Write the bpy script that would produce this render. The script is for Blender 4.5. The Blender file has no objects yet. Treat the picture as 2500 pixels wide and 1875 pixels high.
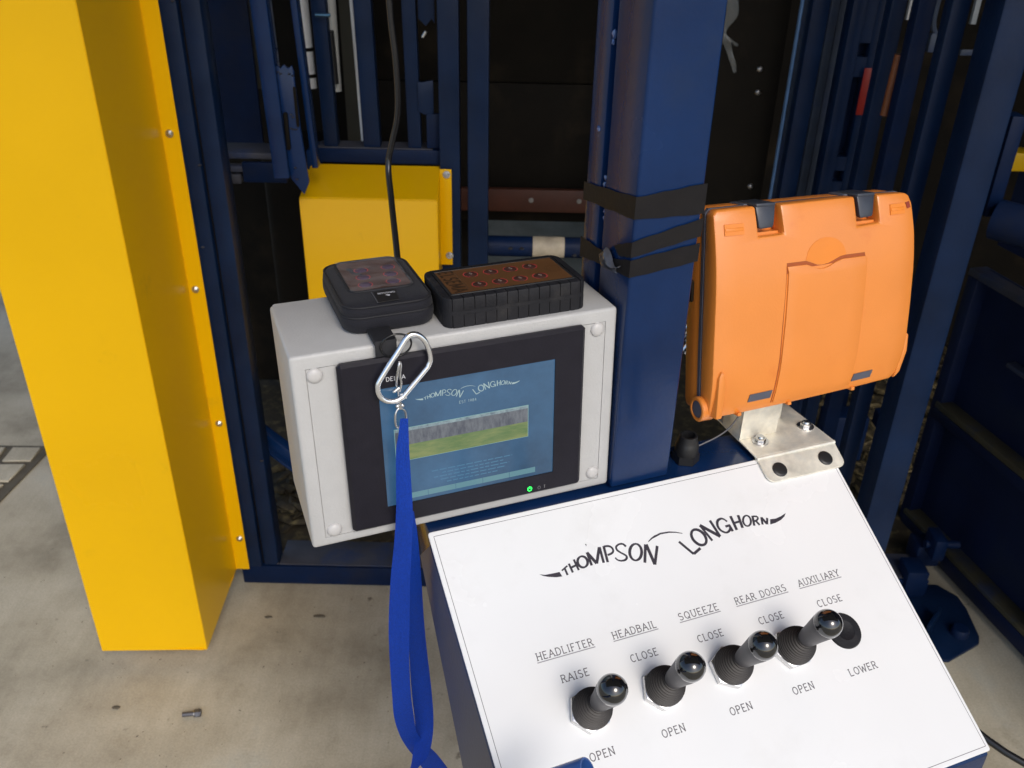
import bpy, bmesh, math, random
from mathutils import Matrix, Vector
random.seed(7)
R = math.radians
S = bpy.context.scene
C = S.collection

# ------------------------------------------------------------------ camera
cam_d = bpy.data.cameras.new('camera'); cam = bpy.data.objects.new('camera', cam_d); C.objects.link(cam)
S.camera = cam
cam_d.sensor_fit = 'HORIZONTAL'; cam_d.sensor_width = 36.0; cam_d.lens = 36.0 * 2203.4 / 2500.0
cam_d.clip_start = 0.02; cam_d.clip_end = 500
_p, _r = 0.516, 0.0224
_fw = Vector((0, math.cos(_p), -math.sin(_p))); _up = Vector((0, math.sin(_p), math.cos(_p))); _ri = Vector((1, 0, 0))
_r2 = math.cos(_r) * _ri + math.sin(_r) * _up; _u2 = -math.sin(_r) * _ri + math.cos(_r) * _up
cam.matrix_world = Matrix(((_r2.x, _u2.x, -_fw.x, 0), (_r2.y, _u2.y, -_fw.y, 0), (_r2.z, _u2.z, -_fw.z, 1.5), (0, 0, 0, 1)))
cam_d.dof.use_dof = True; cam_d.dof.focus_distance = 0.80; cam_d.dof.aperture_fstop = 14

# ------------------------------------------------------------------ world, sun, exposure
SUN_EL, SUN_AZ = 42.0, 156.0        # azimuth clockwise from +Y: behind the camera, to its right
W = bpy.data.worlds.new('World'); S.world = W; W.use_nodes = True
nt = W.node_tree; bg = nt.nodes['Background']
sky = nt.nodes.new('ShaderNodeTexSky'); sky.sky_type = 'NISHITA'; sky.sun_disc = False
sky.sun_elevation = R(SUN_EL); sky.sun_rotation = R(SUN_AZ); sky.air_density = 1.0; sky.dust_density = 2.0; sky.ozone_density = 1.2
nt.links.new(sky.outputs[0], bg.inputs[0]); bg.inputs[1].default_value = 0.15
sun_d = bpy.data.lights.new('sun', 'SUN'); sun_d.energy = 1.0; sun_d.angle = R(22); sun_d.color = (1.0, 0.95, 0.88)
sun = bpy.data.objects.new('sun', sun_d); C.objects.link(sun)
_sd = Vector((math.sin(R(SUN_AZ)) * math.cos(R(SUN_EL)), math.cos(R(SUN_AZ)) * math.cos(R(SUN_EL)), math.sin(R(SUN_EL))))
sun.rotation_euler = _sd.to_track_quat('Z', 'Y').to_euler(); sun.location = _sd * 20
vs = S.view_settings; vs.view_transform = 'Standard'; vs.look = 'None'; vs.gamma = 1.0; vs.exposure = 0.38
S.render.engine = 'CYCLES'

# ------------------------------------------------------------------ materials
def M(name, col, rough=0.5, metal=0.0, var=0.10, scale=30.0, bump=0.0, bscale=200.0, rvar=0.08, dirt=None, dscale=4.0, dlo=0.52, dhi=0.68,
      emit=None, estr=0.0, coat=0.0, trans=0.0, alpha=1.0, stretch=(1, 1, 1), spec=0.5, sheen=0.0, aniso=0.0):
    m = bpy.data.materials.new(name); m.use_nodes = True; n = m.node_tree.nodes; l = m.node_tree.links
    b = n['Principled BSDF']; tc = n.new('ShaderNodeTexCoord'); mp = n.new('ShaderNodeMapping'); mp.inputs['Scale'].default_value = stretch
    l.new(tc.outputs['Object'], mp.inputs['Vector'])
    nz = n.new('ShaderNodeTexNoise'); nz.inputs['Scale'].default_value = scale; nz.inputs['Detail'].default_value = 5
    l.new(mp.outputs[0], nz.inputs['Vector'])
    rp = n.new('ShaderNodeMapRange'); rp.inputs['From Min'].default_value = 0.25; rp.inputs['From Max'].default_value = 0.75
    rp.inputs['To Min'].default_value = 1 - var; rp.inputs['To Max'].default_value = 1 + var
    l.new(nz.outputs['Fac'], rp.inputs['Value'])
    mx = n.new('ShaderNodeMix'); mx.data_type = 'RGBA'; mx.blend_type = 'MULTIPLY'; mx.inputs[0].default_value = 1.0
    mx.inputs[6].default_value = (*col, 1); l.new(rp.outputs[0], mx.inputs[7]); out = mx.outputs[2]
    if dirt:
        nd = n.new('ShaderNodeTexNoise'); nd.inputs['Scale'].default_value = dscale; nd.inputs['Detail'].default_value = 8; nd.inputs['Roughness'].default_value = 0.65
        l.new(tc.outputs['Object'], nd.inputs['Vector'])
        rd = n.new('ShaderNodeMapRange'); rd.inputs['From Min'].default_value = dlo; rd.inputs['From Max'].default_value = dhi
        rd.inputs['To Min'].default_value = 0; rd.inputs['To Max'].default_value = 1
        l.new(nd.outputs['Fac'], rd.inputs['Value'])
        m2 = n.new('ShaderNodeMix'); m2.data_type = 'RGBA'; l.new(rd.outputs[0], m2.inputs[0]); l.new(out, m2.inputs[6]); m2.inputs[7].default_value = (*dirt, 1)
        out = m2.outputs[2]
    l.new(out, b.inputs['Base Color'])
    rr = n.new('ShaderNodeMapRange'); rr.inputs['To Min'].default_value = max(rough - rvar, 0.02); rr.inputs['To Max'].default_value = min(rough + rvar, 1)
    l.new(nz.outputs['Fac'], rr.inputs['Value']); l.new(rr.outputs[0], b.inputs['Roughness'])
    b.inputs['Metallic'].default_value = metal; b.inputs['Specular IOR Level'].default_value = spec
    b.inputs['Coat Weight'].default_value = coat; b.inputs['Coat Roughness'].default_value = max(0.06, rough * .7)
    b.inputs['Transmission Weight'].default_value = trans; b.inputs['Alpha'].default_value = alpha
    b.inputs['Sheen Weight'].default_value = sheen; b.inputs['Anisotropic'].default_value = aniso
    if emit: b.inputs['Emission Color'].default_value = (*emit, 1); b.inputs['Emission Strength'].default_value = estr
    if bump > 0:
        nb = n.new('ShaderNodeTexNoise'); nb.inputs['Scale'].default_value = bscale; nb.inputs['Detail'].default_value = 3
        l.new(mp.outputs[0], nb.inputs['Vector'])
        bp = n.new('ShaderNodeBump'); bp.inputs['Strength'].default_value = bump; bp.inputs['Distance'].default_value = 0.001
        l.new(nb.outputs['Fac'], bp.inputs['Height']); l.new(bp.outputs[0], b.inputs['Normal'])
    return m
YEL = M('yellow_paint', (0.79, 0.445, 0.001), 0.30, spec=0.26, var=0.05, scale=3, bump=0.12, bscale=90, dirt=(0.54, 0.33, 0.012), dscale=7, dlo=0.64, dhi=0.86)
YEL2 = M('yellow_paint_cover', (0.78, 0.43, 0.001), 0.24, spec=0.18, var=0.05, scale=4, bump=0.10, bscale=90, dirt=(0.55, 0.30, 0.01), dscale=9, dlo=0.66, dhi=0.8)
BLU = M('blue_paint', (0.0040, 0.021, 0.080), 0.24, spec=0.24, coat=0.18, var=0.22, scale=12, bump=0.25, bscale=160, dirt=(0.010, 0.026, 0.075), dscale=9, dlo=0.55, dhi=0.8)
BLD = M('dusty_shaded_blue_paint', (0.003, 0.012, 0.045), 0.45, spec=0.15, var=0.2, scale=16, bump=0.3, bscale=140, dirt=(0.015, 0.019, 0.035), dscale=7, dlo=0.5, dhi=0.8)  # darker copy of the blue paint for parts in shade, with dust patches
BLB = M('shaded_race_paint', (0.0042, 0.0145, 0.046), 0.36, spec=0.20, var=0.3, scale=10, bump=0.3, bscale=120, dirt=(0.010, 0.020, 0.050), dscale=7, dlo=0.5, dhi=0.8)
BLT = M('grey_top_paint', (0.045, 0.047, 0.062), 0.65, var=0.3, scale=20, bump=0.4, bscale=140, dirt=(0.02, 0.035, 0.09), dscale=12)  # greyer and lighter than the blue paint, mostly on top faces
OLV = M('muddy_rail', (0.050, 0.043, 0.022), 0.75, var=0.35, scale=18, bump=0.5, bscale=120, dirt=(0.02, 0.03, 0.06), dscale=10)
BLK = M('shade_black', (0.009, 0.0072, 0.0050), 0.7, spec=0.12, var=0.35, scale=9, bump=0.3, bscale=60, dirt=(0.028, 0.020, 0.012), dscale=3)
BRN = M('olive_board', (0.040, 0.038, 0.026), 0.7, var=0.2, scale=9, bump=0.3, bscale=60)
RED = M('rust_red_paint', (0.060, 0.016, 0.007), 0.55, var=0.25, scale=20, bump=0.3, bscale=80)
REDB = M('bright_red_plastic', (0.24, 0.008, 0.004), 0.4, var=0.1)
COP = M('orange_hose', (0.19, 0.055, 0.015), 0.45, var=0.25, scale=60)
WHT = M('white_pipe', (0.75, 0.76, 0.76), 0.35, var=0.04)
ZNC = M('zinc_plate', (0.88, 0.84, 0.72), 0.38, metal=0.35, var=0.30, scale=45, rvar=0.12, dirt=(0.60, 0.62, 0.58), dscale=26, dlo=0.45, dhi=0.75)
STL = M('bright_steel', (0.62, 0.62, 0.62), 0.28, metal=1.0, var=0.1, bump=0.2)
BST = M('dark_bolt_steel', (0.13, 0.13, 0.145), 0.5, metal=0.7, var=0.3)
DST = M('dull_steel', (0.30, 0.29, 0.28), 0.45, metal=1.0, var=0.25, bump=0.3)
CHR = M('polished_aluminium', (0.93, 0.93, 0.95), 0.24, metal=1.0, var=0.03, rvar=0.03)
BPL = M('black_plastic', (0.014, 0.014, 0.015), 0.42, var=0.15, bump=0.15, bscale=300)
BRB = M('black_rubber', (0.011, 0.011, 0.014), 0.62, spec=0.3, var=0.2, scale=60, bump=0.3, bscale=400, dirt=(0.035, 0.032, 0.03), dscale=30, dlo=0.55, dhi=0.85)
KNB = M('glossy_black_knob', (0.006, 0.006, 0.007), 0.06, var=0.1, rvar=0.02, coat=1.0)
SHF = M('worn_black_shaft', (0.040, 0.037, 0.042), 0.42, var=0.2)
BOO = M('rubber_boot', (0.020, 0.016, 0.014), 0.5, spec=0.5, var=0.2, scale=80, bump=0.2)
PAN_W = M('white_panel_film', (0.82, 0.82, 0.815), 0.24, var=0.02, scale=8, bump=0.06, bscale=30, rvar=0.12, dirt=(0.74, 0.735, 0.72), dscale=9, dlo=0.56, dhi=0.9)
INK = M('dark_print', (0.035, 0.030, 0.042), 0.45, var=0.15, scale=400)
INKG = M('grey_print', (0.095, 0.085, 0.095), 0.5, var=0.25, scale=900)
INKU = M('underline_print', (0.30, 0.29, 0.30), 0.5, var=0.1)
ENC_M = M('textured_grey_enamel', (0.47, 0.465, 0.455), 0.42, var=0.03, scale=60, bump=0.35, bscale=420)
CAPM = M('grey_cap_plastic', (0.52, 0.505, 0.49), 0.35, var=0.03)
BEZ = M('display_bezel', (0.010, 0.009, 0.015), 0.42, spec=0.3, var=0.12, scale=80, bump=0.15, bscale=500)
BEZ2 = M('bezel_bevel', (0.055, 0.046, 0.046), 0.45, var=0.12, scale=80)
ORG = M('orange_plastic', (0.74, 0.235, 0.034), 0.38, spec=0.6, coat=0.25, var=0.05, scale=14, bump=0.15, bscale=500, dirt=(0.66, 0.16, 0.022), dscale=16, dlo=0.62, dhi=0.85)
ORG2 = M('orange_plastic_smooth', (0.76, 0.225, 0.018), 0.42, var=0.04)
GRY = M('slate_rubber', (0.085, 0.088, 0.115), 0.45, var=0.1, bump=0.1)
LTC = M('latch_plastic', (0.035, 0.040, 0.055), 0.34, var=0.12, scale=90)
TAPE = M('black_tape', (0.010, 0.009, 0.010), 0.5, spec=0.2, var=0.25, scale=22, bump=0.6, bscale=70, dirt=(0.015, 0.013, 0.012), dscale=30, dlo=0.5, dhi=0.85)
NYL = M('black_nylon', (0.010, 0.010, 0.015), 0.8, spec=0.3, var=0.2, scale=600, bump=0.6, bscale=1400, sheen=0.06)
NYL2 = M('nylon_binding', (0.010, 0.010, 0.013), 0.7, var=0.2, scale=600, bump=0.4, bscale=1400)
LAN = M('royal_blue_webbing', (0.003, 0.040, 0.33), 0.6, spec=0.25, var=0.22, scale=700, bump=0.9, bscale=1500, stretch=(1, 1, .5))
CPL = M('copper_label', (0.17, 0.078, 0.030), 0.38, metal=0.35, var=0.12, scale=40)
RNG = M('red_ring_print', (0.50, 0.045, 0.055), 0.4, var=0.1)
BTN = M('dark_button', (0.055, 0.022, 0.018), 0.4, var=0.1)
MRK = M('pale_mark', (0.40, 0.30, 0.24), 0.5, var=0.1)
WMK = M('white_mark', (0.55, 0.55, 0.58), 0.5, var=0.1)
PAT = M('woven_label', (0.014, 0.013, 0.014), 0.6, var=0.1)
WORN = M('worn_bare_paint', (0.42, 0.36, 0.27), 0.6, var=0.3, scale=40)
CAB = M('cable_sheath', (0.012, 0.012, 0.013), 0.22, var=0.1, rvar=0.04)
WIR = M('grey_wire', (0.10, 0.10, 0.11), 0.4)
def emissive(name, col, strength, rough=0.12, base=None):
    return M(name, base or tuple(0.035 + c * 0.2 for c in col), rough, var=0.05, scale=60, emit=col, estr=strength, rvar=0.02)
def lcd_noise(name, c1, c2, sc, st, stretch=(1, 1, 1)):
    m = emissive(name, c1, st); n = m.node_tree.nodes; l = m.node_tree.links; b = n['Principled BSDF']
    tc = n.new('ShaderNodeTexCoord'); mp = n.new('ShaderNodeMapping'); mp.inputs['Scale'].default_value = stretch; nz = n.new('ShaderNodeTexNoise'); nz.inputs['Scale'].default_value = sc; nz.inputs['Detail'].default_value = 6; nz.inputs['Roughness'].default_value = 0.7
    l.new(tc.outputs['Object'], mp.inputs[0]); l.new(mp.outputs[0], nz.inputs['Vector'])
    cr = n.new('ShaderNodeValToRGB'); cr.color_ramp.elements[0].position = 0.36; cr.color_ramp.elements[1].position = 0.62
    cr.color_ramp.elements[0].color = (*c1, 1); cr.color_ramp.elements[1].color = (*c2, 1)
    l.new(nz.outputs['Fac'], cr.inputs[0]); l.new(cr.outputs[0], b.inputs['Emission Color']); return m
SCR = lcd_noise('lcd_blue', (0.003, 0.036, 0.085), (0.022, 0.085, 0.175), 6.5, 0.9)
SCT = lcd_noise('lcd_picture_trees', (0.035, 0.042, 0.060), (0.10, 0.11, 0.125), 120, 1.0, (1.6, 1, 0.5))
SCS = lcd_noise('lcd_picture_sky', (0.06, 0.09, 0.12), (0.20, 0.27, 0.28), 130, 1.0)
SCG = lcd_noise('lcd_picture_grass', (0.060, 0.11, 0.035), (0.14, 0.165, 0.055), 60, 1.0, (0.5, 1, 2))
SCF = emissive('lcd_frame', (0.15, 0.28, 0.28), 0.8)
SCL = emissive('lcd_logo', (0.22, 0.30, 0.31), 0.95)
SCB = emissive('lcd_button', (0.06, 0.15, 0.18), 1.0)
SCX = emissive('lcd_small_text', (0.03, 0.11, 0.20), 0.9)
LED = M('green_led', (0.02, 0.3, 0.05), 0.4, emit=(0.02, 1.0, 0.10), estr=2.2)
# clear vinyl
VIN = bpy.data.materials.new('clear_vinyl'); VIN.use_nodes = True
_n = VIN.node_tree.nodes; _l = VIN.node_tree.links; _b = _n['Principled BSDF']
_b.inputs['Base Color'].default_value = (0.8, 0.8, 0.82, 1); _b.inputs['Roughness'].default_value = 0.05; _b.inputs['Alpha'].default_value = 0.09; _b.inputs['Coat Weight'].default_value = 1.0; _b.inputs['Specular IOR Level'].default_value = 0.9
_z = _n.new('ShaderNodeTexNoise'); _z.inputs['Scale'].default_value = 55; _z.inputs['Detail'].default_value = 2; _bp = _n.new('ShaderNodeBump'); _bp.inputs['Strength'].default_value = 1.0; _bp.inputs['Distance'].default_value = 0.006
_tc = _n.new('ShaderNodeTexCoord'); _l.new(_tc.outputs['Object'], _z.inputs['Vector']); _l.new(_z.outputs['Fac'], _bp.inputs['Height']); _l.new(_bp.outputs[0], _b.inputs['Normal'])
# concrete
CON_M = bpy.data.materials.new('brushed_concrete'); CON_M.use_nodes = True
_n = CON_M.node_tree.nodes; _l = CON_M.node_tree.links; _b = _n['Principled BSDF']; _tc = _n.new('ShaderNodeTexCoord')
def _noise(sc, det, rough=0.6, stretch=None, rot=0):
    z = _n.new('ShaderNodeTexNoise'); z.inputs['Scale'].default_value = sc; z.inputs['Detail'].default_value = det; z.inputs['Roughness'].default_value = rough
    if stretch:
        mp = _n.new('ShaderNodeMapping'); mp.inputs['Scale'].default_value = stretch; mp.inputs['Rotation'].default_value = (0, 0, rot); _l.new(_tc.outputs['Object'], mp.inputs[0]); _l.new(mp.outputs[0], z.inputs['Vector'])
    else: _l.new(_tc.outputs['Object'], z.inputs['Vector'])
    return z
def _ramp(src, stops):
    cr = _n.new('ShaderNodeValToRGB'); e = cr.color_ramp.elements
    while len(e) < len(stops): e.new(0.5)
    for el, (p, c) in zip(e, stops): el.position = p; el.color = (*c, 1)
    _l.new(src, cr.inputs[0]); return cr.outputs[0]
def _mix(a, b2, f, mode='MIX', fac=None):
    m = _n.new('ShaderNodeMix'); m.data_type = 'RGBA'; m.blend_type = mode
    if fac is not None: m.inputs[0].default_value = fac
    else: _l.new(f, m.inputs[0])
    _l.new(a, m.inputs[6])
    if isinstance(b2, tuple): m.inputs[7].default_value = (*b2, 1)
    else: _l.new(b2, m.inputs[7])
    return m.outputs[2]
_base = _ramp(_noise(3.2, 8, 0.62).outputs['Fac'], [(0.30, (0.27, 0.235, 0.17)), (0.46, (0.42, 0.37, 0.275)), (0.60, (0.51, 0.46, 0.355)), (0.75, (0.48, 0.475, 0.41))])
_brush = _ramp(_noise(60, 4, 0.6, (1, 0.10, 1), R(8)).outputs['Fac'], [(0.35, (0.955, 0.955, 0.955)), (0.65, (1.03, 1.03, 1.03))])
_c = _mix(_base, _brush, None, 'MULTIPLY', 1.0)
_fine = _ramp(_noise(240, 4, 0.7).outputs['Fac'], [(0.35, (0.88, 0.88, 0.88)), (0.65, (1.10, 1.10, 1.08))])
_c = _mix(_c, _fine, None, 'MULTIPLY', 1.0)
_st = _n.new('ShaderNodeMapRange'); _st.inputs['From Min'].default_value = 0.60; _st.inputs['From Max'].default_value = 0.74; _st.inputs['To Max'].default_value = 0.5
_l.new(_noise(5.5, 7, 0.66).outputs['Fac'], _st.inputs['Value']); _c = _mix(_c, (0.19, 0.15, 0.095), _st.outputs[0])
_sp = _n.new('ShaderNodeMapRange'); _sp.inputs['From Min'].default_value = 0.70; _sp.inputs['From Max'].default_value = 0.76; _sp.inputs['To Max'].default_value = 0.8
_l.new(_noise(26, 3, 0.5).outputs['Fac'], _sp.inputs['Value']); _c = _mix(_c, (0.10, 0.085, 0.06), _sp.outputs[0])
_l.new(_c, _b.inputs['Base Color']); _b.inputs['Roughness'].default_value = 0.72; _b.inputs['Specular IOR Level'].default_value = 0.35
_bp = _n.new('ShaderNodeBump'); _bp.inputs['Strength'].default_value = 0.45; _bp.inputs['Distance'].default_value = 0.002; _l.new(_c, _bp.inputs['Height']); _l.new(_bp.outputs[0], _b.inputs['Normal'])
ROOF = M('unseen_roof_sheet', (0.20, 0.20, 0.19), 0.5, var=0.1, scale=2)
WALL = M('shade_wall', (0.05, 0.05, 0.045), 0.7, var=0.2, scale=2)
MUD = M('trampled_mud', (0.035, 0.027, 0.014), 0.85, var=0.5, scale=40, bump=1.0, bscale=90, dirt=(0.12, 0.095, 0.04), dscale=28, dlo=0.52, dhi=0.66)
GROOVE = M('dirt_in_joint', (0.10, 0.085, 0.06), 0.9, var=0.3)

# ------------------------------------------------------------------ mesh helpers
def tag(o, label=None, cat=None, group=None, kind=None):
    if label: o['label'] = label
    if cat: o['category'] = cat
    if group: o['group'] = group
    if kind: o['kind'] = kind
    return o
def link(name, me, mat, parent=None, mw=None):
    o = bpy.data.objects.new(name, me); C.objects.link(o)
    if mat is not None and len(me.materials) == 0: me.materials.append(mat)
    if parent is not None: o.parent = parent
    if mw is not None: o.matrix_local = mw
    return o
def ob(name, bm, mat, parent=None, mw=None, smooth=38):
    me = bpy.data.meshes.new(name)
    bmesh.ops.recalc_face_normals(bm, faces=bm.faces); bm.to_mesh(me); bm.free()
    if smooth:
        me.polygons.foreach_set('use_smooth', [True] * len(me.polygons)); me.set_sharp_from_angle(angle=R(smooth))
    return link(name, me, mat, parent, mw)
def root(name, mw, label, cat, group=None):
    o = bpy.data.objects.new(name, None); C.objects.link(o); o.empty_display_size = 0.05
    o.matrix_world = mw if isinstance(mw, Matrix) else Matrix.Translation(mw)
    return tag(o, label, cat, group)
def B(x0, x1, y0, y1, z0, z1, bev=0.0, seg=2):
    bm = bmesh.new(); bmesh.ops.create_cube(bm, size=1.0)
    bmesh.ops.scale(bm, vec=(abs(x1 - x0), abs(y1 - y0), abs(z1 - z0)), verts=bm.verts)
    bmesh.ops.translate(bm, vec=((x0 + x1) / 2, (y0 + y1) / 2, (z0 + z1) / 2), verts=bm.verts)
    if bev > 0: bmesh.ops.bevel(bm, geom=bm.edges[:], offset=bev, segments=seg, affect='EDGES', profile=0.5)
    return bm
def J(*bms):
    a = bms[0]
    for b in bms[1:]:
        me = bpy.data.meshes.new('tmp'); b.to_mesh(me); a.from_mesh(me); b.free(); bpy.data.meshes.remove(me)
    return a
def TF(bm, mat): bmesh.ops.transform(bm, matrix=mat, verts=bm.verts); return bm
def prism(pts, z0, z1, bev=0.0, seg=2, m=None, vert_only=False):
    bm = bmesh.new(); vs_ = [bm.verts.new((x, y, z0)) for x, y in pts]; f = bm.faces.new(vs_)
    r = bmesh.ops.extrude_face_region(bm, geom=[f]); bmesh.ops.translate(bm, vec=(0, 0, z1 - z0), verts=[v for v in r['geom'] if isinstance(v, bmesh.types.BMVert)])
    if bev > 0:
        e = [e for e in bm.edges if not vert_only or abs(e.verts[0].co.z - e.verts[1].co.z) > 1e-6]
        bmesh.ops.bevel(bm, geom=e, offset=bev, segments=seg, affect='EDGES', profile=0.5)
    if m: TF(bm, m)
    return bm
def frame_from(d):
    d = Vector(d).normalized(); a = Vector((0, 0, 1)) if abs(d.z) < 0.9 else Vector((1, 0, 0))
    x = a.cross(d).normalized(); y = d.cross(x); return x, y, d
def cyl(p0, p1, r, n=16, r2=None, cap=True):
    bm = bmesh.new(); p0 = Vector(p0); p1 = Vector(p1); x, y, d = frame_from(p1 - p0); r2 = r if r2 is None else r2
    A = [bm.verts.new(p0 + (x * math.cos(2 * math.pi * i / n) + y * math.sin(2 * math.pi * i / n)) * r) for i in range(n)]
    Bv = [bm.verts.new(p1 + (x * math.cos(2 * math.pi * i / n) + y * math.sin(2 * math.pi * i / n)) * r2) for i in range(n)]
    for i in range(n): bm.faces.new((A[i], A[(i + 1) % n], Bv[(i + 1) % n], Bv[i]))
    if cap: bm.faces.new(A[::-1]); bm.faces.new(Bv)
    return bm
def smooth_path(pts, k=4, closed=False):
    P = [Vector(p) for p in pts]; n = len(P); out = []
    for i in range(n if closed else n - 1):
        if closed: a, b, c, d = P[(i - 1) % n], P[i], P[(i + 1) % n], P[(i + 2) % n]
        else: a, b, c, d = P[max(i - 1, 0)], P[i], P[i + 1], P[min(i + 2, n - 1)]
        for j in range(k):
            t = j / k; out.append(0.5 * ((2 * b) + (-a + c) * t + (2 * a - 5 * b + 4 * c - d) * t * t + (-a + 3 * b - 3 * c + d) * t ** 3))
    if not closed: out.append(P[-1])
    return out
def tube(pts, r, n=10, closed=False, k=4, radii=None, sy=1.0):
    P = smooth_path(pts, k, closed) if k > 1 else [Vector(p) for p in pts]; m = len(P); bm = bmesh.new(); rings = []
    up = None
    for i, p in enumerate(P):
        if closed: t = (P[(i + 1) % m] - P[(i - 1) % m]).normalized()
        else: t = (P[min(i + 1, m - 1)] - P[max(i - 1, 0)]).normalized()
        if up is None: x, y, _ = frame_from(t)
        else: x = (up - t * up.dot(t)).normalized(); y = t.cross(x)
        up = x
        rr = r if radii is None else radii[min(int(i / k), len(radii) - 1)]
        rings.append([bm.verts.new(p + (x * math.cos(2 * math.pi * q / n) + y * math.sin(2 * math.pi * q / n) * sy) * rr) for q in range(n)])
    for i in range(m if closed else m - 1):
        a, b = rings[i], rings[(i + 1) % m]
        for q in range(n): bm.faces.new((a[q], a[(q + 1) % n], b[(q + 1) % n], b[q]))
    if not closed: bm.faces.new(rings[0][::-1]); bm.faces.new(rings[-1])
    return bm
def lathe(prof, n=24, m=None):
    bm = bmesh.new(); rings = []
    for r, z in prof:
        rings.append([bm.verts.new((0, 0, z))] if r < 1e-7 else [bm.verts.new((r * math.cos(2 * math.pi * i / n), r * math.sin(2 * math.pi * i / n), z)) for i in range(n)])
    for a, b in zip(rings, rings[1:]):
        for i in range(n):
            j = (i + 1) % n
            if len(a) == 1 and len(b) == 1: continue
            if len(a) == 1: bm.faces.new((a[0], b[j], b[i]))
            elif len(b) == 1: bm.faces.new((a[i], a[j], b[0]))
            else: bm.faces.new((a[i], a[j], b[j], b[i]))
    if m: TF(bm, m)
    return bm
def rrect(x0, x1, y0, y1, r, n=5):
    o = []
    for cx, cy, a in ((x1 - r, y1 - r, 0), (x0 + r, y1 - r, 90), (x0 + r, y0 + r, 180), (x1 - r, y0 + r, 270)):
        for i in range(n + 1): o.append((cx + r * math.cos(R(a + 90 * i / n)), cy + r * math.sin(R(a + 90 * i / n))))
    return o
def ribbon(L_, R_, th=0.0009, k=5):
    A = smooth_path(L_, k); Bp = smooth_path(R_, k); bm = bmesh.new(); m = len(A); fr = []; bk = []
    for i in range(m):
        t = A[min(i + 1, m - 1)] - A[max(i - 1, 0)]; w = Bp[i] - A[i]; nn = t.cross(w).normalized() * th / 2
        row = []
        for s in (1, -1): row.append([bm.verts.new(A[i].lerp(Bp[i], q / 4) + nn * s * (1 if 0 < q < 4 else 0.5)) for q in range(5)])
        fr.append(row[0]); bk.append(row[1])
    for i in range(m - 1):
        for q in range(4):
            bm.faces.new((fr[i][q], fr[i][q + 1], fr[i + 1][q + 1], fr[i + 1][q])); bm.faces.new((bk[i][q + 1], bk[i][q], bk[i + 1][q], bk[i + 1][q + 1]))
        bm.faces.new((fr[i][0], fr[i + 1][0], bk[i + 1][0], bk[i][0])); bm.faces.new((fr[i + 1][4], fr[i][4], bk[i][4], bk[i + 1][4]))
    return bm
# stroke lettering: strokes are lists of (x, y, width)
def strokes(bm, sts, fn, z=0.0, dz=0.00001):
    parts = []
    for st in sts:                      # break strokes at sharp corners so that they keep their width
        cur = [st[0]]
        for i in range(1, len(st) - 1):
            cur.append(st[i]); a = Vector(st[i][:2]) - Vector(st[i - 1][:2]); b = Vector(st[i + 1][:2]) - Vector(st[i][:2])
            if a.length > 1e-9 and b.length > 1e-9 and a.angle(b) > R(50):
                parts.append(cur); b.normalize(); cur = [(st[i][0] - b.x * st[i][2] * .45, st[i][1] - b.y * st[i][2] * .45, st[i][2])]
        cur.append(st[-1]); parts.append(cur)
    for si, st in enumerate(parts):
        P = [Vector((a, b)) for a, b, w in st]; m = len(P); rows = []; zz = z + dz * (si % 4)
        closed = (P[0] - P[-1]).length < 1e-9
        for i in range(m):
            a = P[i - 1] if i > 0 else (P[-2] if closed else P[i]); b = P[i + 1] if i < m - 1 else (P[1] if closed else P[i])
            t = (b - a).normalized(); nrm = Vector((-t.y, t.x)) * st[i][2] / 2
            rows.append((bm.verts.new(fn(P[i].x + nrm.x, P[i].y + nrm.y, zz)), bm.verts.new(fn(P[i].x - nrm.x, P[i].y - nrm.y, zz))))
        for a, b in zip(rows, rows[1:]): bm.faces.new((a[0], a[1], b[1], b[0]))
    return bm
def _arc(cx, cy, rx, ry, a0, a1, n=10): return [(cx + rx * math.cos(R(a0 + (a1 - a0) * i / n)), cy + ry * math.sin(R(a0 + (a1 - a0) * i / n))) for i in range(n + 1)]
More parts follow.
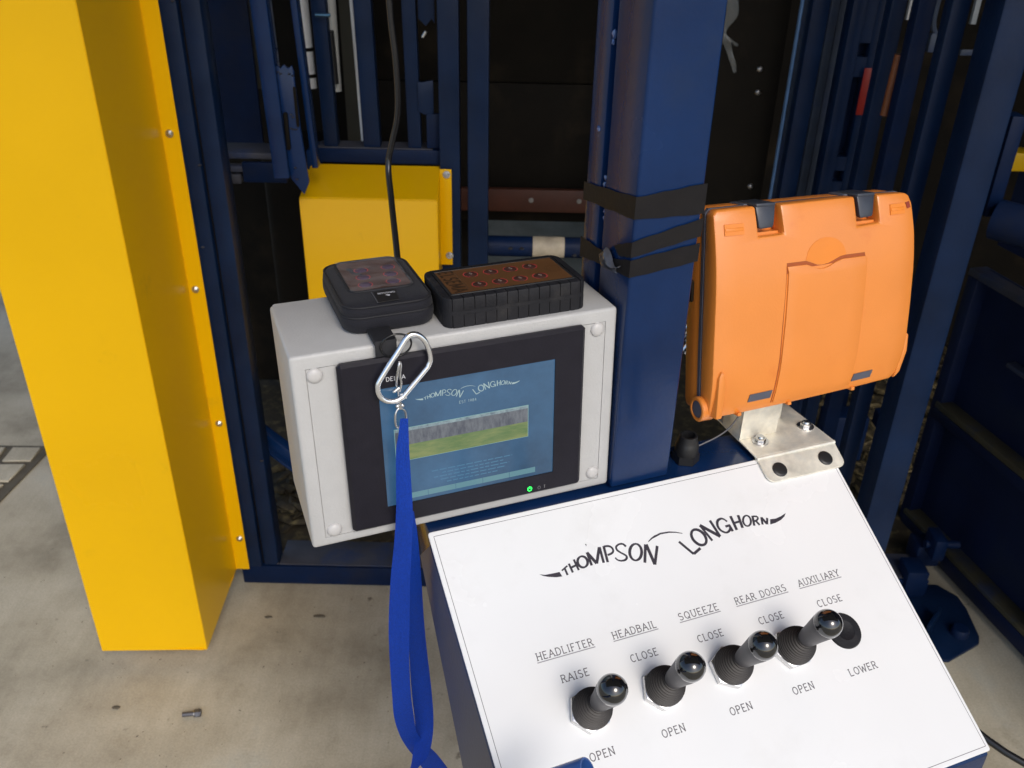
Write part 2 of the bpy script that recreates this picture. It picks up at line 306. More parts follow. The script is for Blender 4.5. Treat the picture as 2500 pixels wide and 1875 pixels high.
FONT = {
 'A': (.78, [[(0, 0), (.39, 1), (.78, 0)], [(.15, .36), (.63, .36)]]), 'B': (.66, [[(.06, 0), (.06, 1), (.36, 1)] + _arc(.36, .77, .22, .23, 90, -90) + [(.06, .54)], [(.36, .54)] + _arc(.38, .27, .26, .27, 90, -90) + [(.06, 0)]]),
 'C': (.72, [_arc(.38, .5, .36, .5, 48, 312, 16)]), 'D': (.72, [[(.06, 0), (.06, 1), (.3, 1)] + _arc(.3, .5, .4, .5, 90, -90, 12) + [(.06, 0)]]),
 'E': (.60, [[(.58, 1), (.06, 1), (.06, 0), (.60, 0)], [(.06, .52), (.46, .52)]]), 'F': (.58, [[(.58, 1), (.06, 1), (.06, 0)], [(.06, .52), (.44, .52)]]),
 'G': (.76, [_arc(.38, .5, .36, .5, 48, 350, 16) + [(.74, .44), (.46, .44)]]), 'H': (.72, [[(.06, 0), (.06, 1)], [(.66, 0), (.66, 1)], [(.06, .5), (.66, .5)]]),
 'I': (.24, [[(.12, 0), (.12, 1)]]), 'K': (.7, [[(.06, 0), (.06, 1)], [(.66, 1), (.06, .4)], [(.26, .6), (.68, 0)]]), 'L': (.58, [[(.06, 1), (.06, 0), (.58, 0)]]), 'M': (.88, [[(.06, 0), (.06, 1), (.44, .25), (.82, 1), (.82, 0)]]),
 'N': (.74, [[(.06, 0), (.06, 1), (.68, 0), (.68, 1)]]), 'O': (.78, [_arc(.39, .5, .36, .5, 0, 360, 20)]), 'P': (.62, [[(.06, 0), (.06, 1), (.34, 1)] + _arc(.34, .74, .25, .26, 90, -90) + [(.06, .48)]]),
 'Q': (.78, [_arc(.39, .5, .36, .5, 0, 360, 20), [(.44, .25), (.74, -.1)]]), 'R': (.70, [[(.06, 0), (.06, 1), (.34, 1)] + _arc(.34, .75, .25, .25, 90, -90) + [(.06, .5)], [(.34, .5), (.66, 0)]]),
 'S': (.62, [_arc(.31, .75, .26, .25, 40, 220, 10) + _arc(.31, .26, .27, .26, 50, -150, 10)]), 'T': (.66, [[(.0, 1), (.66, 1)], [(.33, 0), (.33, 1)]]), 'U': (.72, [[(.06, 1), (.06, .32)] + _arc(.36, .32, .3, .32, 180, 360) + [(.66, 1)]]),
 'W': (1.0, [[(0, 1), (.25, 0), (.5, .8), (.75, 0), (1, 1)]]), 'X': (.7, [[(0, 0), (.7, 1)], [(0, 1), (.7, 0)]]), 'Y': (.7, [[(0, 1), (.35, .5), (.7, 1)], [(.35, .5), (.35, 0)]]), 'Z': (.64, [[(.02, 1), (.62, 1), (.02, 0), (.64, 0)]]),
 '1': (.4, [[(.05, .8), (.22, 1), (.22, 0)]]), '9': (.6, [_arc(.3, .7, .27, .3, 0, 360, 12), [(.57, .7), (.5, .3), (.25, 0)]]), '8': (.6, [_arc(.3, .75, .22, .25, 0, 360, 12), _arc(.3, .26, .27, .26, 0, 360, 12)]), '4': (.6, [[(.45, 0), (.45, 1), (.02, .3), (.6, .3)]]), ' ': (.4, [])}
def text(bm, s, x0, x1, base, h, wd, fn, z=0.0, serif=0.0):
    """word laid between x0 and x1 on the line `base` (y up)"""
    gap = 0.26; tot = sum(FONT[c][0] for c in s) + gap * (len(s) - 1); sc = (x1 - x0) / tot; x = 0; out = []
    for c in s:
        w, sts = FONT[c]
        for st in sts:
            out.append([(x0 + (x + a) * sc, base + b * h, wd) for a, b in st])
            if serif:
                for (a, b), (a2, b2) in ((st[0], st[1]), (st[-1], st[-2])):
                    if (b in (0, 1)) and abs(b2 - b) > 0.2: out.append([(x0 + (x + a - .14) * sc, base + b * h, serif), (x0 + (x + a + .14) * sc, base + b * h, serif)])
        x += w + gap
    return strokes(bm, out, fn, z)
LOGO=[[(114.6,66.7,1.52),(121.7,63.4,1.52)],[(118.2,65.2,2.08),(118.7,72.2,2.08)],[(123.8,61.7,2.22),(124.6,71.1,2.22)],[(130.0,58.9,2.22),(131.2,70.3,2.22)],[(124.5,66.1,2.08),(130.2,64.9,2.08)],[(142.9,62.4,2.77),(142.8,64.1,2.72),(142.2,65.8,2.59),(141.2,67.2,2.37),(139.8,68.2,2.1),(138.3,68.8,1.8),(136.7,68.8,2.1),(135.2,68.3,2.37),(134.0,67.3,2.59),(133.1,65.9,2.72),(132.7,64.2,2.77),(132.8,62.5,2.72),(133.4,60.9,2.59),(134.4,59.4,2.37),(135.8,58.4,2.1),(137.3,57.8,1.8),(138.9,57.8,2.1),(140.4,58.3,2.37),(141.6,59.3,2.59),(142.5,60.7,2.72),(142.9,62.4,2.77)],[(145.5,55.2,2.63),(145.4,68.9,2.63)],[(145.4,55.4,3.19),(151.0,68.2,3.19)],[(159.5,53.1,2.91),(151.0,68.2,2.91)],[(159.8,53.0,2.63),(158.1,69.2,2.63)],[(164.3,53.1,2.63),(162.3,69.6,2.63)],[(164.4,53.6,2.08),(165.6,53.7,2.08),(167.2,53.8,2.08),(168.7,54.1,2.08),(169.9,54.6,2.08),(170.9,55.3,2.08),(171.6,56.2,2.08),(172.1,57.2,2.08),(172.3,58.4,2.08),(172.2,59.5,2.08),(171.7,60.5,2.08),(170.9,61.3,2.08),(169.8,62.0,2.08),(168.2,62.4,2.08),(166.3,62.6,2.08),(164.9,62.8,2.08)],[(186.4,58.9,2.36),(186.0,58.0,2.26),(185.4,56.8,2.17),(184.6,55.8,2.08),(183.5,55.2,1.99),(182.2,54.9,1.89),(180.8,54.9,1.8),(179.3,55.2,1.89),(177.8,55.8,1.99),(176.6,56.6,2.08),(176.1,57.6,2.08),(176.0,58.9,2.08),(176.2,60.2,2.08),(177.0,61.4,1.99),(178.1,62.7,1.89),(179.2,63.9,1.8),(180.4,65.0,1.85),(181.5,66.0,1.89),(182.4,67.0,1.94),(183.0,67.9,2.08),(183.2,68.7,2.22),(183.1,69.5,2.36),(182.6,70.3,2.31),(181.7,71.1,2.26),(180.6,71.6,2.22),(179.2,71.8,2.08),(177.6,71.7,1.94),(176.1,71.5,1.8),(174.9,71.0,1.71),(173.7,70.4,1.62),(172.8,69.7,1.52),(172.1,68.7,1.57),(171.7,67.7,1.62),(171.4,67.0,1.66)],[(200.1,68.1,3.05),(198.7,70.5,2.99),(196.9,72.6,2.81),(194.9,74.0,2.53),(192.7,74.7,2.19),(190.7,74.7,1.8),(189.0,73.8,2.19),(187.8,72.3,2.53),(187.2,70.2,2.81),(187.2,67.8,2.99),(187.9,65.2,3.05),(189.3,62.8,2.99),(191.1,60.7,2.81),(193.2,59.2,2.53),(195.3,58.5,2.19),(197.4,58.6,1.8),(199.1,59.4,2.19),(200.3,61.0,2.53),(200.9,63.1,2.81),(200.8,65.6,2.99),(200.1,68.1,3.05)],[(207.0,61.5,2.91),(198.9,79.1,2.91)],[(207.7,61.6,3.33),(208.3,83.3,3.33)],[(218.4,65.8,2.91),(208.3,83.3,2.91)],[(242.6,67.0,2.64),(252.4,82.9,2.64)],[(252.5,82.7,2.79),(262.0,78.7,2.79)],[(271.6,64.7,3.23),(272.4,67.4,3.19),(272.4,70.1,3.09),(271.8,72.6,2.93),(270.5,74.6,2.72),(268.7,75.9,2.49),(266.6,76.3,2.72),(264.3,76.0,2.93),(262.1,74.8,3.09),(260.3,72.9,3.19),(258.9,70.5,3.23),(258.1,67.8,3.19),(258.1,65.1,3.09),(258.7,62.7,2.93),(260.0,60.7,2.72),(261.8,59.3,2.49),(263.9,58.8,2.72),(266.2,59.2,2.93),(268.3,60.4,3.09),(270.2,62.3,3.19),(271.6,64.7,3.23)],[(271.9,55.8,2.64),(277.9,74.3,2.64)],[(271.9,55.8,3.52),(288.2,72.1,3.52)],[(284.9,53.4,2.93),(288.2,72.1,2.93)],[(302.9,58.9,1.76),(302.2,57.9,1.81),(301.3,56.5,1.86),(300.2,55.3,1.91),(299.0,54.7,2.1),(297.7,54.3,2.3),(296.3,54.4,2.49),(294.8,54.8,2.64),(293.3,55.6,2.79),(292.1,56.7,2.93),(291.3,58.3,2.89),(290.7,60.1,2.84),(290.5,61.8,2.79),(290.7,63.5,2.64),(291.2,65.1,2.49),(292.0,66.5,2.35),(293.2,67.8,2.25),(294.6,68.9,2.15),(296.1,69.7,2.05),(297.4,69.9,2.15),(298.8,69.6,2.25),(300.1,69.1,2.35),(301.4,68.3,2.45),(302.5,67.1,2.54),(303.3,66.0,2.64),(303.4,64.8,2.64),(303.2,63.7,2.64),(302.9,62.9,2.64)],[(298.6,63.5,2.49),(304.4,63.2,2.49)],[(303.2,62.8,2.93),(304.2,70.1,2.93)],[(309.2,54.1,3.08),(309.2,69.8,3.08)],[(317.9,55.0,3.08),(316.4,69.2,3.08)],[(309.3,62.1,2.35),(317.1,61.8,2.35)],[(329.3,63.2,2.35),(328.6,64.9,2.31),(327.6,66.5,2.21),(326.2,67.7,2.05),(324.8,68.4,1.84),(323.3,68.7,1.61),(322.0,68.3,1.84),(320.9,67.5,2.05),(320.2,66.2,2.21),(320.0,64.7,2.31),(320.2,62.9,2.35),(320.9,61.2,2.31),(322.0,59.7,2.21),(323.3,58.4,2.05),(324.8,57.7,1.84),(326.2,57.4,1.61),(327.6,57.8,1.84),(328.6,58.6,2.05),(329.3,59.9,2.21),(329.5,61.5,2.31),(329.3,63.2,2.35)],[(333.4,59.3,2.64),(330.2,69.9,2.64)],[(333.2,60.1,1.91),(334.4,60.3,1.91),(336.1,60.6,1.91),(337.4,61.0,1.91),(338.0,61.7,1.91),(338.2,62.6,1.91),(338.1,63.3,1.91),(337.4,64.0,1.91),(336.4,64.7,1.91),(335.3,65.1,1.91),(334.2,65.3,1.91),(332.9,65.3,1.91),(332.0,65.3,1.91)],[(334.4,65.3,2.35),(336.5,70.6,2.35)],[(342.4,63.0,2.35),(339.9,70.9,2.35)],[(342.2,63.3,2.64),(345.1,71.4,2.64)],[(348.4,65.3,2.35),(345.0,71.8,2.35)],[(211.0,59.6,0.88),(215.6,57.2,1.46),(220.6,55.6,1.75),(218.7,56.2,1.9),(227.0,54.4,1.75),(236.6,55.1,1.61),(243.5,56.9,1.17),(249.9,59.7,0.73)]]
HORNS=[[(92.0,64.8),(97.3,66.7),(104.9,67.2),(112.0,67.4),(113.2,72.2),(107.2,71.6),(99.6,69.4),(94.9,67.1)],[(350.9,67.4),(357.7,68.1),(364.9,67.0),(371.7,65.0),(368.4,68.2),(362.9,70.8),(355.4,72.5),(348.4,72.8)]]

# ------------------------------------------------------------------ reference frames of the place (metres)
def frame(ox, xx, yy, zz): return Matrix(((xx[0], yy[0], zz[0], ox[0]), (xx[1], yy[1], zz[1], ox[1]), (xx[2], yy[2], zz[2], ox[2]), (0, 0, 0, 1)))
ENC = frame((-.1836, .6503, 1.1504), (.9316, .3632, .0103), (-.3627, .9313, -.0331), (-.0216, .0271, .9994))
CON = frame((-.0766, .6714, .9554), (.9282, .3721, 0), (-.3721, .9282, 0), (0, 0, 1))
PANm = frame((-.0766, .6714, .9554), (.9275, .3738, -.0033), (-.3245, .8093, .4896), (.1857, -.4530, .8720))
CASE = frame((.1913, .8076, 1.2269), (.9262, .3767, -.0171), (-.0613, .1951, .9789), (.3721, -.9055, .2038))
PIC = CON.inverted() @ PANm      # panel plane seen from the console frame

# ------------------------------------------------------------------ the setting
bm = bmesh.new(); bmesh.ops.create_grid(bm, x_segments=2, y_segments=2, size=60.0)
tag(ob('ground', bm, CON_M, smooth=0), 'pale beige broom-finished concrete floor with brown stains', None, kind='structure')
# cut joints at the left and the slab pieces between them
slab = [[(-1.372, 2.19), (-1.455, 2.188), (-1.452, 2.118), (-1.372, 2.122)], [(-1.378, 2.105), (-1.450, 2.101), (-1.446, 2.018), (-1.386, 2.022)],
        [(-1.475, 2.188), (-1.60, 2.18), (-1.60, 2.11), (-1.470, 2.115)], [(-1.466, 2.10), (-1.60, 2.095), (-1.60, 2.0), (-1.455, 2.004)],
        [(-1.392, 2.008), (-1.60, 1.99), (-1.60, 1.80), (-1.42, 1.86)]]
jt = ob('floor_joint', prism([(-1.345, 2.205), (-1.75, 2.20), (-1.75, 1.72), (-1.43, 1.78), (-1.37, 1.90)], 0.0005, 0.004), GROOVE, smooth=0)
tag(jt, 'dirt filled joint between small concrete paving pieces', None, kind='structure')
for s in slab: ob('paving_stone', prism(s, 0.003, 0.010, 0.002, 1), CON_M, jt)
# unseen shed: roof over the machine, walls added to keep the inside dark
tag(ob('unseen_shed_roof', B(-2.1, 4.5, -0.2, 6.2, 2.9, 2.94), ROOF), 'unseen corrugated shed roof above the machine', None, kind='structure')
tag(ob('side_shade_wall', B(2.7, 2.8, 0.9, 5.0, 0, 2.89), WALL), 'unseen dark wall added at the right to shade the interior', None, kind='structure')
tag(ob('back_shade_wall', B(-2.1, 4.5, 5.0, 5.1, 0, 2.89), WALL), 'unseen dark wall added at the back to shade the interior', None, kind='structure')

# ------------------------------------------------------------------ tall yellow guard at the left
def screw(parent, p, r=0.0062, axis=(0, -1, 0), mat=STL, name='screw'):
    x, y, d = frame_from(axis); m = frame(p, x, y, d)
    bm = J(cyl((0, 0, 0), (0, 0, r * .35), r * 1.25, 20), TF(cyl((0, 0, r * .35), (0, 0, r * 1.0), r * .8, 6), Matrix.Identity(4)), cyl((0, 0, r), (0, 0, r * 1.25), r * .45, 8))
    return ob(name, TF(bm, m), mat, parent)
g = root('yellow_guard', (-.74, 1.5, .058), 'tall yellow sheet metal guard in front of the blue frame post', 'guard')
gi = Matrix.Translation((.74, -1.5, -.058))
t = .0025
pts = [(-.6095, 1.632), (-.6425, 1.632), (-.634, 1.3775), (-.8475, 1.3677), (-.856, 1.632), (-.89, 1.632), (-.89, 1.6295), (-.8585, 1.6295), (-.8500, 1.3652), (-.6313, 1.3752), (-.6399, 1.6295), (-.6095, 1.6295)]
bm = bmesh.new(); lo = [bm.verts.new((x, y, .058)) for x, y in pts]; hi = [bm.verts.new((x, y, 2.3)) for x, y in pts]
for i in range(len(pts)): bm.faces.new((lo[i], lo[(i + 1) % len(pts)], hi[(i + 1) % len(pts)], hi[i]))
bm.faces.new(lo); bm.faces.new(hi)
bmesh.ops.bevel(bm, geom=[e for e in bm.edges if abs(e.verts[0].co.z - e.verts[1].co.z) > .5], offset=.0012, segments=2, affect='EDGES')
ob('cover_sheet', TF(bm, gi), YEL, g, smooth=30)
ob('bottom_plate', B(-.846, -.637, 1.371, 1.60, .060, .062) if False else TF(B(-.846, -.637, 1.371, 1.60, .0605, .0625), gi), YEL, g)
for x, z in ((-.6265, 1.0783), (-.6265, .7738), (-.6240, .463), (-.6205, .150)): screw(g, Vector((x, 1.6295, z)) + Vector((.74, -1.5, -.058)), .0058)

# ------------------------------------------------------------------ blue machine frame: left posts, base beam, brace, low plates
f = root('machine_frame', (-.58, 1.65, 0), 'blue steel machine frame standing on the concrete beside the yellow guard', 'machine frame')
fi = Matrix.Translation((.58, -1.65, 0))
def fp(name, bm, mat=BLB): return ob(name, TF(bm, fi), mat, f)
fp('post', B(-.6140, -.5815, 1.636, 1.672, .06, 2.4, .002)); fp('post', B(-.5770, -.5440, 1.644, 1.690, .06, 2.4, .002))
fp('groove_shade_strip', B(-.5815, -.577, 1.652, 1.67, .06, 2.4), BLK)  # black strip stands in for the shade in the groove between the posts
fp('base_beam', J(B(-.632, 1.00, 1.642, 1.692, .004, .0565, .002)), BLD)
fp('beam_cap', B(-.543, .99, 1.648, 1.735, .057, .061, .001), BLT)
br = bmesh.new(); br.free()
def bar3(p0, p1, w, d, up=(0, 0, 1), bev=.0015):
    """rectangular bar from p0 to p1, width w across, depth d"""
    p0 = Vector(p0); p1 = Vector(p1); ax = (p1 - p0); L_ = ax.length; ax.normalize(); yv = Vector((0, 1, 0)) - ax * ax.y; yv.normalize(); xv = yv.cross(ax)
    return TF(B(-w / 2, w / 2, -d / 2, d / 2, 0, L_, bev), frame(p0, xv, yv, ax))
fp('diagonal_brace', J(bar3((-.612, 1.775, .375), (-.43, 1.775, .200), .030, .03), bar3((-.600, 1.765, .349), (-.42, 1.765, .175), .006, .05)), BLU)
fp('floor_plate', B(-.92, 1.9, 1.74, 2.9, .030, .034), MUD)
fp('side_sheet', B(-.80, -.615, 2.18, 2.19, .9, 2.4), BLD); fp('olive_sheet', B(-.690, -.60, 2.29, 2.30, 1.022, 2.4), BRN)
fp('dark_backing_sheet', B(-.95, -.1, 2.55, 2.56, .05, 1.9), BLK)  # black sheet added behind the left gap to keep it dark
fp('rail', J(B(-.645, -.485, 1.85, 1.93, .972, .985, .002)), BLT)
fp('rail', J(B(-.645, -.560, 1.845, 1.87, .945, .958, .002), B(-.645, -.575, 1.842, 1.87, .921, .941, .003)), BLT)
fp('bracket_plate', J(B(-.57, -.478, 1.840, 1.852, .925, .968, .004)), BLD)
for x, y, z in ((-.545, 1.645, .064), (-.548, 1.642, .36), (-.601, 1.635, .86), (-.583, 1.635, 1.02), (-.586, 1.635, 1.30)): fp('weld_spot', TF(lathe([(0, -.003), (.004, 0), (0, .003)], 8), Matrix.Translation((x, y, z))), BLT)

# debris lying inside the machine
def debris(name, box, n, smin, smax, mat, label, seed):
    rnd = random.Random(seed); bm = bmesh.new()
    for i in range(n):
        x = rnd.uniform(box[0], box[1]); y = rnd.uniform(box[2], box[3]); s = rnd.uniform(smin, smax); z = box[4] + rnd.uniform(0, box[5])
        mm = Matrix.Translation((x, y, z)) @ Matrix.Rotation(rnd.uniform(0, 6.3), 4, 'Z') @ Matrix.Rotation(rnd.uniform(-.9, .9), 4, 'X') @ Matrix.Diagonal((s * rnd.uniform(.8, 2.2), s * .5, s * .35, 1))
        r = bmesh.ops.create_icosphere(bm, subdivisions=1, radius=1.0); bmesh.ops.transform(bm, matrix=mm, verts=r['verts'])
    return tag(ob(name, bm, mat), label, 'debris', kind='stuff')
STRAW = M('dry_straw_and_dung', (0.12, 0.09, 0.035), 0.8, var=0.6, scale=25, dirt=(0.025, 0.018, 0.01), dscale=14, dlo=0.42, dhi=0.6)
debris('debris', (.75, 1.8, 2.0, 3.2, .036, .05), 900, .008, .028, STRAW, 'olive straw and dung on the floor behind the right posts', 3)
debris('debris', (-.62, -.30, 1.80, 2.5, .036, .04), 420, .008, .030, MUD, 'dark dirt and straw on the machine floor left of the screen box', 4)

o = debris('grit', (-1.35, .35, 1.05, 1.66, .0, .001), 260, .0006, .0018, GROOVE, 'fine dark grit scattered on the concrete in front of the base beam', 8); o['category'] = 'grit'
# ------------------------------------------------------------------ leaning strut with hinge plates
h = root('hinged_strut', (-.46, 1.76, .95), 'leaning blue strut with slotted hinge plates above the small yellow cover', 'strut')
hi_ = Matrix.Translation((.46, -1.76, -.95))
def hp(name, bm, mat=BLU): return ob(name, TF(bm, hi_), mat, h)
hp('strut_bar', bar3((-.4625, 1.76, .966), (-.483, 1.76, 1.75), .030, .04))
hp('hinge_plate', prism([(-.455, 1.168), (-.452, 1.178), (-.447, 1.172), (-.440, 1.179), (-.432, 1.172), (-.425, 1.178), (-.422, 1.168), (-.419, 1.06), (-.412, .955), (-.424, .930), (-.447, .962), (-.452, 1.05)], -.004, .004, .0015, m=frame((0, 1.757, 0), (1, 0, 0), (0, 0, 1), (0, -1, 0))), BLU)
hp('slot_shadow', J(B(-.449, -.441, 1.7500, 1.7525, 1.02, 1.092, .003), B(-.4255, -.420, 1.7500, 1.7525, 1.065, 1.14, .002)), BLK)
hp('thin_bar', bar3((-.405, 1.80, .975), (-.431, 1.80, 1.6), .012, .03))
for x, z in ((-.451, 1.166), (-.446, 1.163), (-.430, 1.163), (-.424, 1.160), (-.434, 1.088), (-.431, 1.083), (-.437, 1.062), (-.432, 1.060), (-.427, 1.060), (-.436, .985), (-.435, .962)): hp('weld_bead', TF(lathe([(0, -.002), (.0032, 0), (0, .002)], 8), Matrix.Translation((x, 1.7515, z))), BLT)

# ------------------------------------------------------------------ rear bar gate above the small cover
q = root('bar_gate', (-.25, 1.95, .94), 'blue gate of upright bars standing on a rail behind the black cable', 'gate')
qi = Matrix.Translation((.25, -1.95, -.94))
def qp(name, bm, mat=BLB): return ob(name, TF(bm, qi), mat, q)
for x0, x1, w in ((-.401, -.412, .029), (-.313, -.324, .036), (-.2205, -.230, .028)):
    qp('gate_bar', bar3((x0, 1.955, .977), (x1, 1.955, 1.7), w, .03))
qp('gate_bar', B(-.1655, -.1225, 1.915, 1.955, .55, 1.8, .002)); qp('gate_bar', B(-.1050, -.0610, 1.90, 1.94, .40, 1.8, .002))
qp('hinge_tab', prism([(-.205, 1.6), (-.172, 1.6), (-.172, 1.231), (-.178, 1.240), (-.190, 1.226), (-.205, 1.240)], -.003, .003, .001, m=frame((0, 1.94, 0), (1, 0, 0), (0, 0, 1), (0, -1, 0))))
qp('hinge_tab', prism([(-.211, 1.118), (-.202, 1.116), (-.178, 1.121), (-.178, 1.052), (-.196, 1.050), (-.211, 1.056)], -.003, .003, .001, m=frame((0, 1.94, 0), (1, 0, 0), (0, 0, 1), (0, -1, 0))))
qp('hinge_tab', B(-.194, -.166, 1.936, 1.946, .980, 1.052, .001), BLD)
qp('hinge_pin', TF(cyl((-.197, 1.937, 1.205), (-.190, 1.937, 1.216), .004, 10), Matrix.Identity(4)), STL)
qp('rail', B(-.445, -.164, 1.93, 1.99, .946, .976, .002), BLD); qp('rail_top', B(-.430, -.182, 1.934, 1.988, .9762, .9785), BLT)
qp('rail_bracket', B(-.452, -.425, 1.92, 1.97, .93, .974, .003), BLU)

# pipes seen between the bars
def pipe(name, p0, p1, r, mat, label, cat='pipe', bands=()):
    p0 = Vector(p0); p1 = Vector(p1); o = root(name, p0, label, cat)
    ob('tube', cyl((0, 0, 0), p1 - p0, r, 20), mat, o)
    for k in bands: ob('band', cyl((p1 - p0) * k, (p1 - p0) * (k + .012), r * 1.04, 20), BLK, o)
    return o
pipe('white_pipe', (-.4495, 2.02, 1.083), (-.4636, 2.02, 1.72), .0115, WHT, 'white pipe with black bands between the blue bars', bands=(.035, .12, .30))
pipe('pale_pipe', (-.397, 2.02, 1.078), (-.394, 2.02, 1.72), .0120, M('pale_grey_pipe', (.42, .43, .42), .4), 'pale grey pipe right of the white pipe')
o = pipe('gas_strut', (-.3965, 1.995, 1.098), (-.399, 1.995, 1.205), .0112, BPL, 'short black damper in front of the pale grey pipe', 'damper')
pipe('lit_edge_rod', (-.3445, 2.02, .955), (-.3520, 2.02, 1.27), .0042, WHT, 'thin white rod standing for the lit edge left of the second gate bar', 'rod')  # white rod added to show the lit edge of the gate bar
tag(ob('olive_post', B(-.446, -.412, 2.38, 2.40, .85, 1.8), BRN), 'dull olive upright behind the gate bars', 'post')
tag(ob('locking_pin', TF(J(cyl((-.01, 0, 0), (.02, 0, 0), .0035, 12)), Matrix.Translation((-.398, 1.92, 1.245))), M('blue_plated', (.10, .22, .36), .35, metal=.8)), 'small light blue pin at the left gate bar', 'pin')

# ------------------------------------------------------------------ small yellow cover
y = root('yellow_cover', (-.30, 1.93, .6), 'small yellow cover with a sloped top bolted below the bar gate', 'cover')
yi = Matrix.Translation((.30, -1.93, -.6))
bm = bmesh.new()
sec = [(1.93, .9435), (1.802, .9085), (1.798, .902), (1.798, .45), (1.93, .45)]
xl = (-.458, -.166); xl2 = (-.4455, -.166)
L0 = [bm.verts.new((xl2[0] if i in (0, 4) else -.4470, a, b)) for i, (a, b) in enumerate(sec)]; R0 = [bm.verts.new((-.1655 if i in (0, 4) else -.1620, a, b)) for i, (a, b) in enumerate(sec)]
for i in range(5): bm.faces.new((L0[i], L0[(i + 1) % 5], R0[(i + 1) % 5], R0[i]))
bm.faces.new(L0[::-1]); bm.faces.new(R0)
bmesh.ops.bevel(bm, geom=bm.edges[:], offset=.002, segments=2, affect='EDGES')
ob('cover_box', TF(bm, yi), YEL2, y)
ob('flange', TF(B(-.166, -.1400, 1.9060, 1.9085, .725, .9435, .001), yi), YEL2, y); ob('flange', TF(B(-.464, -.446, 1.9060, 1.9085, .725, .936, .001), yi), YEL2, y)
for x, z in ((-.1505, .9325), (-.1465, .748)): screw(y, Vector((x, 1.9060, z)) + Vector((.30, -1.93, -.6)), .0066)
screw(y, Vector((-.456, 1.9060, .926)) + Vector((.30, -1.93, -.6)), .0055)

# ------------------------------------------------------------------ middle: black boards, rust red rail, round pipe
o = root('black_boards', (.05, 2.4, .7), 'black board lining behind the middle gap with one horizontal seam', 'boards')
oi = Matrix.Translation((-.05, -2.4, -.7))
ob('board', TF(B(-.42, .47, 2.40, 2.42, 1.030, 2.4, .002), oi), BLK, o); ob('board', TF(B(-.42, .47, 2.396, 2.416, .66, 1.028, .002), oi), BLK, o)
o = root('red_rail', (.1, 2.34, .707), 'rust red flat rail with round bolts behind the middle gap', 'rail'); oi = Matrix.Translation((-.1, -2.34, -.707))
ob('rail', TF(B(-.15, .553, 2.335, 2.355, .707, .768, .002), oi), RED, o)
for x in (.040, .168, .30): screw(o, Vector((x - .1, -.005, .740 - .707)), .0052, mat=DST)
o = root('round_pipe', (-.06, 1.95, .756), 'round blue pipe with a bare worn patch behind the remote', 'pipe')
ob('tube', cyl((-.02, 0, 0), (.36, 0, 0), .0235, 28), BLD, o); ob('worn_patch', TF(cyl((.100, 0, 0), (.172, 0, 0), .0239, 28), Matrix.Identity(4)), WORN, o)
for x in (.05, .075, .195, .212): ob('weld_bead', TF(lathe([(0, -.004), (.006, 0), (0, .004)], 10), Matrix.Translation((x, -.0235, .004 if x < .1 else -.010))), DST, o)

# ------------------------------------------------------------------ right of the post: board with bolts, wrap
o = root('bolted_board', (.47, 1.9, .6), 'dark board with pale round bolts right of the taped post', 'board'); oi = Matrix.Translation((-.47, -1.9, -.6))
ob('board', TF(B(.375, .528, 1.90, 1.912, .56, 2.3, .002), oi), BLK, o)
for x, z in ((.4850, 1.164), (.4880, 1.119), (.5020, .923)): ob('bolt', TF(lathe([(0, .0045), (.003, .004), (.0058, .0022), (.0066, 0)], 18, frame((x, 1.8995, z), (1, 0, 0), (0, 0, 1), (0, -1, 0))), oi), DST, o)
PLW = M('crumpled_clear_wrap', (.45, .47, .46), .12, var=.2, alpha=.13, bump=.8, bscale=60)
wr = [((.402, 1.885, 1.31), .024), ((.410, 1.878, 1.27), .022), ((.397, 1.882, 1.238), .014), ((.404, 1.874, 1.222), .017), ((.415, 1.882, 1.200), .012), ((.424, 1.878, 1.180), .010), ((.431, 1.880, 1.160), .006)]
bm = ribbon([Vector(p) + Vector((-w / 2, (i % 2) * .004, 0)) for i, (p, w) in enumerate(wr)], [Vector(p) + Vector((w / 2, -(i % 2) * .004, 0)) for i, (p, w) in enumerate(wr)], .0004)
tag(ob('plastic_wrap', J(bm, tube([(.399, 1.878, 1.232), (.412, 1.874, 1.222), (.428, 1.876, 1.212)], .003, 6)), PLW), 'torn strip of clear plastic wrap hanging beside the taped post', 'plastic wrap')

# ------------------------------------------------------------------ right: race of upright bars
s_ = root('side_race', (.6, 1.7, .3), 'dense row of blue upright bars to the right behind the orange case', 'gate'); si = Matrix.Translation((-.6, -1.7, -.3))
def sp(name, bm, mat=BLB): return ob(name, TF(bm, si), mat, s_)
EDGE = M('edge_highlight_paint', (.16, .30, .55), .25, var=.15)  # highlights along the bar edges, painted as light blue strips
GBL = M('grey_blue_paint', (.040, .058, .095), .55, var=.2, dirt=(.02, .04, .12), dscale=6)
sp('upright_bar', B(.537, .556, 1.85, 1.87, .55, 2.2, .0015), GBL); sp('highlight_strip', B(.5325, .5365, 1.846, 1.86, .55, 2.2, .001), EDGE)
sp('upright_bar', B(.560, .590, 1.905, 1.93, .55, 2.2, .0015), BLD); sp('highlight_strip', B(.5825, .5855, 1.895, 1.9, 1.02, 2.2, .0005), EDGE)
sp('leaning_bar', bar3((.549, 1.80, .80), (.554, 1.80, 2.1), .032, .03)); 
sp('upright_bar', J(B(.596, .613, 1.872, 1.892, .55, 2.2, .0015), B(.616, .644, 1.880, 1.90, .55, 2.2, .0015)), GBL)
sp('olive_bar', B(.690, .722, 2.10, 2.12, .5, 2.2), BRN)
